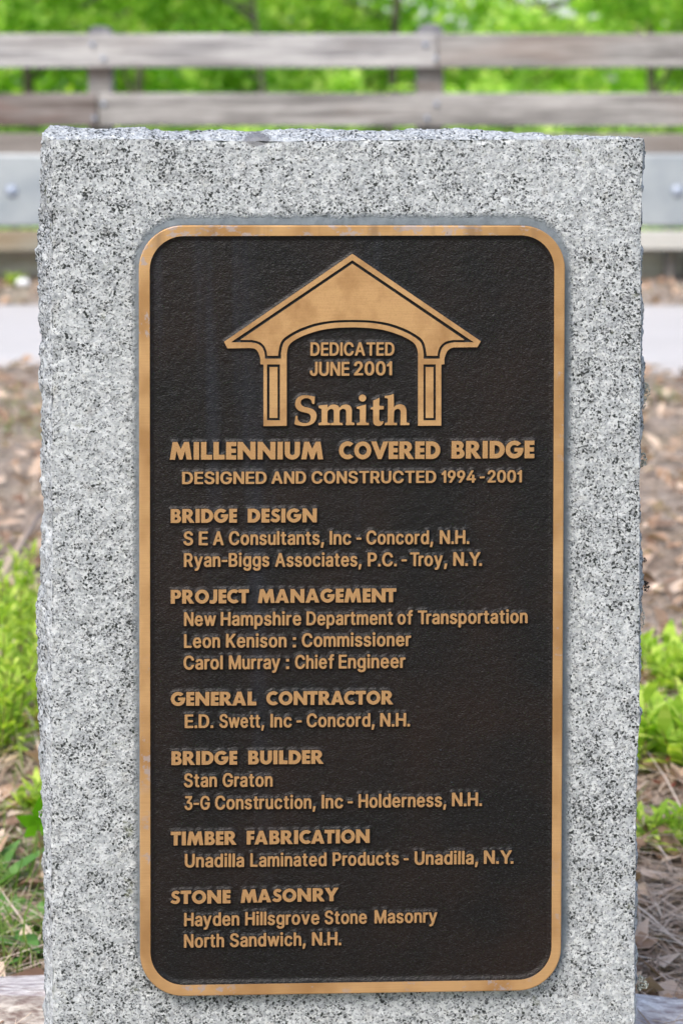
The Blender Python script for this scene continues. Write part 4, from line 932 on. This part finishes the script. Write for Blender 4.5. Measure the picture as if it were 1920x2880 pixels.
rx = np.linspace(-60, 60, 601); ry = np.linspace(0, 1, 12)
RX, RT = np.meshgrid(rx, ry, indexing='ij')
near = 8.0 + .10 * vnoise(P3(RX, 0 * RX), 1.1, 3) + .05 * vnoise(P3(RX, 0 * RX), 4, 5); far = 11.02 + .04 * vnoise(P3(RX, 0 * RX), 2, 8)
RY = near + RT * (far - near)
RZ = -.012 + .02 * np.sin(RT * math.pi) - .05 * (RT < .01) - .05 * (RT > .99)
idx = np.arange(RX.size).reshape(RX.shape)
rd = link('road', np_mesh('road', np.stack([RX, RY, RZ], -1).reshape(-1, 3), np.stack([idx[:-1, :-1], idx[1:, :-1], idx[1:, 1:], idx[:-1, 1:]], -1).reshape(-1, 4), True), M['road'])
tag(rd, 'pale sun-bleached asphalt road between the verge and the fence', kind='structure')

# ================================================================== FENCE / GUARDRAIL
fence = empty('wooden_guardrail', (0, 11.75, 0), label='weathered wooden bridge-approach railing with steel-backed lower beam across the road', cat='guardrail')
FY = 11.75
def zz(y, Y=11.62): return at(960, y, Y).z
def xx(x, Y=11.62): return at(x, 700, Y).x
def fbox(name, x0, x1, y0, y1, z0, z1, mat, b=.006, rot=0):
    o = MB().box(x0, x1, y0 - FY, y1 - FY, z0, z1, b).build(name, mat, fence)
    return o
P0x = at(284, 300, 11.75).x; PS = 923 / 6000 * 11.75
for i in range(-4, 6):
    cx = P0x + PS * i
    w = .066 if i % 2 == 0 else .074
    o = MB().box(cx - w, cx + w, -.05, .10, -.5, zz(118, 11.75), .008).build('post', M['wood'], fence)
    zt = zz(118, 11.75); h_ = zz(66 if i % 2 else 74, 11.75)
    cap = MB()
    n = 9
    prof = [(-w * .98, zt), (-w * .98, zt + (h_ - zt) * .55), (-w * .72, zt + (h_ - zt) * .9), (-w * .3, h_), (w * .3, h_), (w * .72, zt + (h_ - zt) * .9), (w * .98, zt + (h_ - zt) * .55), (w * .98, zt)]
    cap.v = [(cx + px_, -.048, pz) for px_, pz in prof] + [(cx + px_, .098, pz) for px_, pz in prof]
    m = len(prof); cap.f = [tuple(range(m)), tuple(range(m, 2 * m))] + [(j, (j + 1) % m, m + (j + 1) % m, m + j) for j in range(m)]
    cap.build('post_top', M['end_grain'], o)
J1 = xx(1228); J2 = xx(277)
span = 2 * PS
def rails(name, joints, ytop, ybot, mats, Y0=11.62, th=.045, gap=.004):
    for k in range(len(joints) - 1):
        a_, b_ = joints[k], joints[k + 1]
        dy = .012 if k % 2 else 0
        seg = fbox(name, a_ + gap, b_ - gap, Y0 - dy, Y0 + th - dy, zz(ybot), zz(ytop), mats[k % len(mats)], .006)
rails('rail', [J1 + span * k for k in range(-3, 3)], 95, 190, [M['wood'], M['wood_light'], M['wood_light'], M['wood'], M['wood_dull']])
rails('rail', [J2 + span * k for k in range(-2, 4)], 262, 355, [M['wood'], M['wood_brown'], M['wood'], M['wood_dull'], M['wood_brown']])
rails('rail', [xx(700) + span * k for k in range(-2, 4)], 375, 440, [M['wood_dull'], M['wood_dull'], M['wood_dull']], 11.60, .06)
# galvanised beam: a shallow pressed plate with folded lips
for k in range(-2, 3):
    a_, b_ = xx(700) + span * k + .01, xx(700) + span * (k + 1) - .01
    zt, zb = zz(433), zz(637)
    mb = MB(); prof = [(.03, zt), (-.012, zt), (-.02, zt - .012), (-.02, zb + .012), (-.012, zb), (.03, zb), (.03, zb + .006), (-.008, zb + .006), (-.014, zb + .014), (-.014, zt - .014), (-.008, zt - .006), (.03, zt - .006)]
    m = len(prof)
    mb.v = [(x_, 11.60 - FY + y_, z_) for x_ in (a_, b_) for y_, z_ in prof]
    mb.f = [(j, (j + 1) % m, m + (j + 1) % m, m + j) for j in range(m)] + [tuple(range(m)), tuple(range(m, 2 * m))]
    mb.build('steel_beam', M['steel'], fence)
bx0 = at(33, 535, 11.57).x; bz = at(33, 538, 11.57).z; bs = 1873 / 2 / 6000 * 11.57
for i in range(-3, 6):
    mb = MB(); mb.tube([(bx0 + bs * i, 11.583 - FY, bz), (bx0 + bs * i, 11.575 - FY, bz), (bx0 + bs * i, 11.565 - FY, bz), (bx0 + bs * i, 11.558 - FY, bz)], [.036, .034, .024, .010], 14)
    mb.build('bolt', M['bolt'], fence, True)
for i in range(-4, 6):
    cx = P0x + PS * i
    for zc_, yy_, ox in ((zz(125), 11.606, -.03), (zz(165), 11.606, .03), (zz(292), 11.606, .03), (zz(333), 11.606, -.02)):
        mb = MB(); mb.tube([(cx + ox, yy_ + .03 - FY, zc_), (cx + ox, yy_ - FY, zc_), (cx + ox, yy_ - .006 - FY, zc_)], [.013, .013, .007], 8)
        mb.build('rail_bolt', M['bolt'], fence, True)
fbox('lower_timber', -9, xx(960), 11.585, 11.66, zz(706), zz(646), M['wood_tan'])
fbox('lower_timber', xx(965), 9, 11.585, 11.66, zz(702), zz(648), M['wood_cream'])
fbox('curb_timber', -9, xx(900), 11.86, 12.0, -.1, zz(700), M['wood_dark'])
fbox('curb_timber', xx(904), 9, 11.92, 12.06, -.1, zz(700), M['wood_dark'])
for px_ in (1878, 1935, -60, 560, 700, 1500): 
    fbox('spacer_block', xx(px_, 11.8) - .02, xx(px_, 11.8) + .022, 11.72, 11.85, -.02, zz(704), M['wood_dull'])

# ================================================================== FOREGROUND TIMBERS
mb = MB()
x0, x1 = -1.5, -.10
nseg = 40
prof = [(2.490, at(60, 2794, 2.490).z), (2.497, at(60, 2787, 2.497).z), (2.575, at(60, 2742, 2.575).z), (2.585, at(60, 2744, 2.585).z - .01), (2.59, -.22), (2.484, -.22), (2.484, at(60, 2802, 2.484).z)]
m = len(prof)
for i in range(nseg + 1):
    x_ = x0 + (x1 - x0) * i / nseg
    for q, (y_, z_) in enumerate(prof):
        w_ = float(vnoise(np.array([x_, y_ * 3, z_ * 3]), 22, 3)) * .0022
        mb.v.append((x_, y_ + w_ * .6, z_ + w_ - (.006 * (x_ + .34) if q < 4 or q == 6 else 0)))
for i in range(nseg):
    for q in range(m): mb.f.append((i * m + q, i * m + (q + 1) % m, (i + 1) * m + (q + 1) % m, (i + 1) * m + q))
mb.f += [tuple(range(m)), tuple(nseg * m + q for q in range(m))]
t1 = mb.build('landscape_timber', M['log'])
tag(t1, 'squared weathered silver timber lying behind the slab at lower left', 'timber')
mb = MB(); pts = []; rad = []
for i in range(25):
    x_ = .10 + 1.2 * i / 24
    rr_ = .088 - .012 * (i / 24) + .003 * math.sin(i * 1.7)
    zc = at(1800, 2800, 2.55).z - .088 - .105 * max(0, x_ - .375) ** 1.15 - .004
    pts.append((x_, 2.55 + .05 * (x_ - .3), zc)); rad.append(rr_)
mb.tube(pts, rad, 22)
t2 = mb.build('weathered_log', M['log'], None, True)
tag(t2, 'rounded weathered grey log behind the slab at lower right', 'log')

# ================================================================== LITTER, STRAW, GRASS
def strips(n, cx, cy, cz, length, width, az, el, curl, lift=0.0):
    """n two-segment blades as quads"""
    d = np.stack([np.cos(az) * np.cos(el), np.sin(az) * np.cos(el), np.sin(el)], -1)
    s = np.stack([-np.sin(az), np.cos(az), np.zeros(n)], -1) * (width / 2)[:, None]
    p0 = np.stack([cx, cy, cz], -1); p1 = p0 + d * (length * .55)[:, None]
    d2 = d + np.stack([np.cos(az) * curl, np.sin(az) * curl, -np.abs(curl) * .8], -1); d2 /= np.linalg.norm(d2, axis=1)[:, None]
    p2 = p1 + d2 * (length * .45)[:, None]
    V = np.stack([p0 - s, p0 + s, p1 + s * .8, p1 - s * .8, p2 + s * .15, p2 - s * .15], 1).reshape(-1, 3)
    i = np.arange(n)[:, None] * 6
    return V, np.concatenate([i + [0, 1, 2, 3], i + [3, 2, 4, 5]])
def scatter(n, y0, y1, spread=.36, power=1.0):
    y = y0 + (y1 - y0) * rng.random(n) ** power
    x = (rng.random(n) * 2 - 1) * y * spread
    return x, y
n = 52000
x, y = scatter(n, 2.25, 7.95, .30, 1.25)
keep = ~((np.abs(x) < .33) & (y < 2.45)); x, y = x[keep], y[keep]; n = len(x)
V, Fq = strips(n, x, y, ground_z(x, y) + rng.uniform(.001, .022, n), rng.uniform(.04, .17, n), rng.uniform(.0014, .0042, n), rng.uniform(0, 2 * math.pi, n), rng.normal(.06, .16, n), rng.normal(0, .25, n))
tag(link('dry_straw', np_mesh('dry_straw', V, Fq), M['straw']), 'dry straw and pine needles matted over the verge', 'straw', kind='stuff')
# dead leaves
def leaves_flat(n, x, y, size, zoff):
    az = rng.uniform(0, 2 * math.pi, n); t = rng.normal(0, .45, n); t2 = rng.normal(0, .45, n)
    a_ = np.stack([np.cos(az), np.sin(az), t], -1) * size[:, None]; b_ = np.stack([-np.sin(az), np.cos(az), t2], -1) * (size * .55)[:, None]
    c = np.stack([x, y, ground_z(x, y) + zoff], -1)
    up = np.array([0, 0, 1]) * (size * rng.uniform(-.1, .5, n))[:, None]
    V = np.stack([c - a_, c - a_ * .2 + b_ + up, c + a_, c - a_ * .1 - b_ + up * .6], 1).reshape(-1, 3)
    i = np.arange(n)[:, None] * 4
    return V, np.concatenate([i + [0, 1, 2], i + [0, 2, 3]])
n = 5200; x, y = scatter(n, 2.55, 8.0, .30, 1.3)
V, Fq = leaves_flat(n, x, y, rng.uniform(.012, .040, n), .019)
tag(link('dead_leaves', np_mesh('dead_leaves', V, Fq), M['dead']), 'curled brown dead leaves lying on the verge', 'dead leaves', kind='stuff')
n = 2500; x = rng.uniform(-6, 6, n); y = rng.uniform(11.0, 11.9, n)
V, Fq = leaves_flat(n, x, y, rng.uniform(.012, .04, n), .012)
tag(link('far_verge_leaves', np_mesh('far_verge_leaves', V, Fq), M['dead']), 'dead leaves gathered below the railing across the road', 'dead leaves', kind='stuff')
# grass
gn = 26000
x, y = scatter(gn, 2.3, 7.9, .34, 1.2)
den = vnoise(P3(x, y), 1.5, 21) + .5 * vnoise(P3(x, y), 5, 22) + np.where((x < 0) & (y < 3.2), .75, 0) + np.where((x > 0) & (y < 3.2), .5, 0) + np.where((y > 6.4) & (y < 7.4), .45, 0) - np.where((y > 4.6) & (y < 6.2), .35, 0)
keep = (den > .42) & (y > 2.63); x, y = x[keep], y[keep]; gn = len(x)
V, Fq = strips(gn, x, y, ground_z(x, y) - .004, rng.uniform(.04, .13, gn) * np.where(y > 4, .6, 1), rng.uniform(.0018, .0045, gn), rng.uniform(0, 2 * math.pi, gn), rng.uniform(.7, 1.45, gn), rng.uniform(.1, 1.1, gn))
tag(link('grass', np_mesh('grass', V, Fq), M['grass']), 'thin green grass coming up through the litter', 'grass', kind='stuff')

# ================================================================== WEEDS (each its own thing)
def leaf_quads(base, d, length, width, droop, nseg=4):
    d = d.normalized(); side = d.cross(Vector((0, 0, 1)))
    side = side.normalized() if side.length > .01 else Vector((1, 0, 0))
    pts = []; p = base.copy(); v = d.copy()
    prof = [.25, .85, 1.0, .65, .08][:nseg + 1]
    for k in range(nseg + 1):
        pts.append((p.copy(), width * prof[k] / 2)); p = p + v * (length / nseg); v = (v + Vector((0, 0, -droop))).normalized()
    out = []
    for k in range(nseg):
        (a_, wa), (b_, wb) = pts[k], pts[k + 1]
        lift = Vector((0, 0, 1)) * 0.15
        out.append([a_ - side * wa, a_ + side * wa, b_ + side * wb, b_ - side * wb])
    return out
def weed_mesh(kind, seed):
    r = random.Random(seed); LQ = []; st = MB()
    if kind == 'tall':
        for s_ in range(r.randint(6, 9)):
            a0 = r.uniform(0, 6.28); lean = r.uniform(.05, .35); h = r.uniform(.13, .25)
            b = Vector((r.uniform(-.05, .05), r.uniform(-.05, .05), 0)); dirv = Vector((math.cos(a0) * lean, math.sin(a0) * lean, 1)).normalized()
            tip = b + dirv * h; st.tube([b, tip], [.0018, .001], 5)
            nl = int(h / .0085)
            for k in range(nl):
                t = .12 + .88 * k / nl; az = a0 + k * 2.4
                d = Vector((math.cos(az), math.sin(az), r.uniform(.35, 1.0) + t * .6))
                L = r.uniform(.035, .062) * (1.15 - t * .45)
                LQ += leaf_quads(b + dirv * h * t, d, L, L * r.uniform(.22, .32), r.uniform(.05, .25))
    elif kind == 'clump':
        for s_ in range(9):
            a0 = r.uniform(0, 6.28); lean = r.uniform(.1, .8); h = r.uniform(.03, .12)
            b = Vector((r.uniform(-.04, .04), r.uniform(-.04, .04), 0)); dirv = Vector((math.cos(a0) * lean, math.sin(a0) * lean, 1)).normalized()
            st.tube([b, b + dirv * h], [.0016, .001], 4)
            for k in range(9):
                t = k / 9; az = a0 + k * 2.4 + r.uniform(-.4, .4)
                d = Vector((math.cos(az), math.sin(az), r.uniform(.3, 1.4) + t))
                L = r.uniform(.04, .085) * (1.1 - t * .3)
                LQ += leaf_quads(b + dirv * h * t, d, L, L * r.uniform(.26, .40), r.uniform(.08, .34))
    elif kind == 'broad':
        for s_ in range(13):
            a0 = r.uniform(0, 6.28); d = Vector((math.cos(a0), math.sin(a0), r.uniform(.25, 1.1)))
            L = r.uniform(.08, .14)
            LQ += leaf_quads(Vector((0, 0, .01)), d, L, L * r.uniform(.22, .30), r.uniform(.1, .3))
        st.tube([(0, 0, 0), (0, 0, .03)], [.0025, .0015], 5)
    elif kind == 'star':      # maple seedling leaf, five pointed lobes on a thin stalk
        st.tube([(0, 0, 0), (.004, 0, .06), (0, -.004, .10)], [.0012, .001, .0009], 5)
        c = Vector((0, -.004, .10))
        for k in range(5):
            a_ = R(90 + 62 * (k - 2)); d = Vector((math.cos(a_), -.25, math.sin(a_)))
            L = .040 * (1 if k == 2 else .85 if k in (1, 3) else .6)
            u_ = Vector((-math.sin(a_), 0, math.cos(a_)))
            LQ.append([c, c + d * L * .45 - u_ * .009, c + d * L, c + d * L * .45 + u_ * .009])
        LQ.append([c + Vector((-.010, 0, -.008)), c + Vector((.010, 0, -.008)), c + Vector((.013, -.002, .012)), c + Vector((-.013, -.002, .012))])
    return quads('foliage', np.array([[tuple(v) for v in q] for q in LQ])), st
WM = {}
def weed(kind, seed, x_, y_, sc, label, mat='weed', group=None, rz=None):
    key = (kind, seed)
    if key not in WM:
        lm, st = weed_mesh(kind, seed); sm = bpy.data.meshes.new('stem'); sm.from_pydata(st.v, [], st.f); sm.materials.append(M['stem']); WM[key] = (lm, sm)
    lm, sm = WM[key]
    e = empty('leafy_weed' if kind != 'star' else 'maple_seedling', (x_, y_, float(ground_z(x_, y_)) - .004), rz if rz is not None else random.uniform(0, 6.28), label=label, cat='weed' if kind != 'star' else 'seedling', group=group)
    e.scale = (sc, sc, sc)
    m2 = lm.copy() if not lm.materials else lm
    o = bpy.data.objects.new('foliage', m2); COL.objects.link(o); o.parent = e
    if not m2.materials: m2.materials.append(M[mat])
    s_ = bpy.data.objects.new('stem', sm); COL.objects.link(s_); s_.parent = e
def wx(px_, Y): return at(px_, 1000, Y).x
LW = 'leafy weeds along the left edge'; RW = 'leafy weeds along the right edge'
weed('tall', 1, wx(30, 3.45), 3.45, 1.0, 'front weed of the tall bright green patch left of the slab', group=LW)
weed('tall', 2, wx(95, 3.62), 3.62, 1.05, 'tall weed touching the left edge of the slab, middle of the patch', group=LW)
weed('tall', 3, wx(-30, 3.7), 3.7, 1.1, 'tall weed cut by the left picture edge, middle of the patch', group=LW)
weed('tall', 4, wx(55, 3.88), 3.88, 1.0, 'weed in the centre of the tall patch left of the slab', group=LW)
weed('tall', 5, wx(20, 4.1), 4.1, .95, 'back weed of the left patch with yellowish tip against the litter', group=LW)
weed('tall', 6, wx(100, 4.15), 4.15, .85, 'back weed of the left patch beside the slab', group=LW)
weed('tall', 7, wx(-120, 3.5), 3.5, 1.0, 'weed just beyond the left picture edge', group=LW)
weed('clump', 8, wx(80, 3.25), 3.25, .6, 'low reddish-based tuft in front of the tall left patch', group=LW)
weed('broad', 9, wx(20, 2.80), 2.80, 1.0, 'broad-leaved plant with long blades just behind the squared timber', 'weed_blue', group=LW)
weed('broad', 10, wx(95, 2.74), 2.74, .75, 'small broad-leaved plant between the squared timber and the slab', 'weed_blue', group=LW)
weed('broad', 19, wx(-60, 2.95), 2.95, 1.0, 'broad-leaved plant at the far lower left picture edge', 'weed_blue', group=LW)
weed('star', 11, wx(100, 2.95), 2.95, 1.1, 'single bright green pointed leaf on a stalk left of the slab', 'seedling', rz=.3)
weed('clump', 12, wx(1842, 3.95), 3.95, .95, 'hindmost bright clump right of the slab', group=RW)
weed('clump', 13, wx(1920, 3.85), 3.85, .9, 'hind clump cut by the right picture edge', group=RW)
weed('clump', 14, wx(1840, 3.42), 3.42, 1.15, 'largest lime green clump right of the slab', group=RW)
weed('clump', 15, wx(1900, 3.5), 3.5, 1.05, 'lime green clump behind the largest one, by the right picture edge', group=RW)
weed('broad', 16, wx(1812, 3.06), 3.06, .55, 'small rosette touching the right edge of the slab', group=RW)
weed('clump', 17, wx(1880, 3.08), 3.08, .62, 'small upright rosette alone on bare litter at right', group=RW)
weed('clump', 18, wx(2050, 3.4), 3.4, 1.1, 'clump just beyond the right picture edge', group=RW)
weed('clump', 20, wx(47, 11.5), 11.45, .75, 'small weed by the white stone beneath the railing', 'weed')
# young red leaves under the big clump
n = 9; x = rng.uniform(wx(1830, 3.3), wx(1925, 3.3), n); y = rng.uniform(3.15, 3.4, n)
V, Fq = leaves_flat(n, x, y, rng.uniform(.006, .012, n), .03)
tag(link('red_leaflets', np_mesh('red_leaflets', V, Fq), M['red']), 'few tiny red young leaves below the lime green clump', 'leaves', kind='stuff')
# pale dry stick on the left
mb = MB(); a_ = Vector((wx(-40, 4.3), 4.2, .0)); a_.z = float(ground_z(a_.x, a_.y)) + .02; b_ = Vector((wx(112, 5.1), 5.1, 0)); b_.z = float(ground_z(b_.x, b_.y)) + .035
mb.tube([a_, a_.lerp(b_, .5) + Vector((0, 0, .01)), b_], [.009, .008, .006], 7)
tag(mb.build('dry_stick', M['straw'], None, True), 'pale dry stick lying slantwise on the litter behind the left weeds', 'stick')
# white stone
def pebble(name, c, rx_, ry_, rz_, seed, mat, label):
    import bmesh
    bm = bmesh.new(); bmesh.ops.create_icosphere(bm, subdivisions=3, radius=1)
    for v in bm.verts:
        k = 1 + .22 * float(vnoise(np.array(v.co) + seed, 1.3, seed)); v.co = Vector((v.co.x * rx_ * k, v.co.y * ry_ * k, v.co.z * rz_ * k))
    me = bpy.data.meshes.new(name); bm.to_mesh(me); bm.free(); me.polygons.foreach_set('use_smooth', [True] * len(me.polygons))
    o = link(name, me, mat); o.location = c; tag(o, label, 'stone')
c = at(66, 826, 11.3); c.z = float(ground_z(c.x, 11.3)) + .02
pebble('white_stone', c, .036, .03, .022, 3, M['quartz'], 'small white stone at the far road edge below the steel beam')

# ================================================================== TREES
def leaf_cloud(centers, radii, n, size, seed):
    g_ = np.random.default_rng(seed)
    k = g_.integers(0, len(centers), n)
    u = g_.normal(size=(n, 3)); u /= np.linalg.norm(u, axis=1)[:, None]; rr = g_.random(n) ** .45
    c = np.asarray(centers)[k] + u * rr[:, None] * np.asarray(radii)[k][:, None] * np.array([1, 1, .75])
    nrm = g_.normal(size=(n, 3)) * .8 + np.array([0, -.2, .75]); nrm /= np.linalg.norm(nrm, axis=1)[:, None]
    t = np.cross(nrm, g_.normal(size=(n, 3))); t /= np.linalg.norm(t, axis=1)[:, None]; b = np.cross(nrm, t)
    s = (size * g_.uniform(.6, 1.25, n))[:, None]
    return np.stack([c - t * s, c + b * s * .62 + t * s * .1, c + t * s, c - b * s * .62 + t * s * .1], 1)
def make_tree(seed, h, cr, nl, leaf, mat):
    r = random.Random(seed); tm = MB()
    pts = []; p = Vector((0, 0, -.2)); v = Vector((r.uniform(-.06, .06), r.uniform(-.06, .06), 1))
    ns = 8
    for k in range(ns + 1): pts.append(p.copy()); p = p + v * (h / ns); v = (v + Vector((r.uniform(-.07, .07), r.uniform(-.07, .07), 0))).normalized()
    rad = [h * .009 * (1 - k / (ns + 1.5)) + .008 for k in range(ns + 1)]
    tm.tube(pts, rad, 9)
    C, Rd = [], []
    for k in range(26):
        t = r.uniform(.10, .98); q = pts[int(t * ns)].lerp(pts[min(int(t * ns) + 1, ns)], t * ns % 1)
        az = r.uniform(0, 6.28); L = cr * (1.05 - .6 * abs(t - .4)) * r.uniform(.5, 1.0)
        e = q + Vector((math.cos(az) * L, math.sin(az) * L, L * r.uniform(.0, .55)))
        mid = q.lerp(e, .5) + Vector((0, 0, .05 * L))
        tm.tube([q, mid, e], [h * .005 + .004, h * .003 + .003, .003], 5, False)
        for f in (.45, .75, 1.0):
            C.append(tuple(q.lerp(e, f) + Vector((r.uniform(-.15, .15), r.uniform(-.15, .15), r.uniform(-.15, .15))))); Rd.append(r.uniform(.22, .5) * cr * .42)
    Q = leaf_cloud(C, Rd, nl, leaf, seed)
    Q[:, :, 2] = np.maximum(Q[:, :, 2], .02)
    lm = quads('crown', Q); lm.materials.append(mat)
    t_ = bpy.data.meshes.new('trunk'); t_.from_pydata(tm.v, [], tm.f); t_.materials.append(M['bark']); t_.polygons.foreach_set('use_smooth', [True] * len(t_.polygons))
    return t_, lm
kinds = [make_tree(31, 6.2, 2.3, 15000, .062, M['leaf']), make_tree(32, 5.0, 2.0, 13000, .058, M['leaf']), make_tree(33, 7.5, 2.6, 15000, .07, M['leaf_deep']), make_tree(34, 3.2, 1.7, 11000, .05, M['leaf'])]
spots = [(-5.6, 21, 0), (-3.3, 18.6, 3), (-2.2, 22.5, 1), (-.7, 19.3, 3), (.5, 23.5, 0), (1.5, 19.0, 3), (3.1, 21.4, 1), (4.6, 18.8, 3), (6.4, 22, 0), (-8.4, 19.8, 1), (8.8, 20, 3),
         (-6.5, 28, 2), (-3.9, 27, 2), (-1.4, 29, 2), (7.6, 28, 2), (-10.5, 27, 2), (11, 27, 2), (-7.6, 24.5, 0), (-4.7, 23.6, 1), (6.6, 25.5, 1), (-.2, 25.6, 0)]
for i, (x_, y_, k) in enumerate(spots):
    z_ = float(ground_z(x_, y_))
    back = y_ > 26
    lab = ['dark green tree standing further back in the woods behind the railing', 'bright green young maple growing close behind the railing'][0 if back else 1]
    e = empty('maple_tree', (x_, y_, z_), random.uniform(0, 6.28), label=lab, cat='tree', group='trees in the back row of the woods' if back else 'young maples behind the railing')
    s_ = random.uniform(.9, 1.15); e.scale = (s_, s_, s_)
    for nm, me in zip(('trunk', 'crown'), kinds[k]):
        o = bpy.data.objects.new(nm, me); COL.objects.link(o); o.parent = e
for i in range(15):  # unseen tree row added behind the camera to darken plaque reflections and front light
    x_ = -24 + 3.4 * i + random.uniform(-1, 1); y_ = -13 - random.uniform(0, 5); k = (0, 2)[i % 2]
    e = empty('maple_tree', (x_, y_, float(ground_z(x_, y_))), random.uniform(0, 6.28), label='maple of an unseen row added behind the camera to dim reflections and front light', cat='tree', group='unseen trees added behind the camera')
    e.scale = (1.25, 1.25, 1.25)
    for nm, me in zip(('trunk', 'crown'), kinds[k]):
        o = bpy.data.objects.new(nm, me); COL.objects.link(o); o.parent = e
# far wood: one leafy mass on the rising bank
rw = np.random.default_rng(5)
C = []; Rd = []
for i in range(1100):
    x_ = rw.uniform(-26, 26); y_ = rw.uniform(36, 46); z_ = rw.random() ** 1.7 * 9 - .2
    if 1.9 < x_ < 5.6 and z_ > 2.4: continue
    C.append((x_, y_, z_ + float(ground_z(x_, y_)) * .6)); Rd.append(rw.uniform(.8, 1.9))
Q = leaf_cloud(C, Rd, 110000, .17, 77)
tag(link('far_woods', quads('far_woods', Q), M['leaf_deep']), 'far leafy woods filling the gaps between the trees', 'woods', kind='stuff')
# undergrowth along the bank behind the railing
C = []; Rd = []
for i in range(420):
    x_ = rw.uniform(-13, 13); y_ = rw.uniform(14.2, 19.5); C.append((x_, y_, float(ground_z(x_, y_)) + rw.uniform(.1, .55 + .22 * max(0, y_ - 15)))); Rd.append(rw.uniform(.25, .6))
Q = leaf_cloud(C, Rd, 42000, .052, 78)
tag(link('undergrowth', quads('undergrowth', Q), M['leaf']), 'fresh green undergrowth on the bank behind the railing', 'undergrowth', kind='stuff')
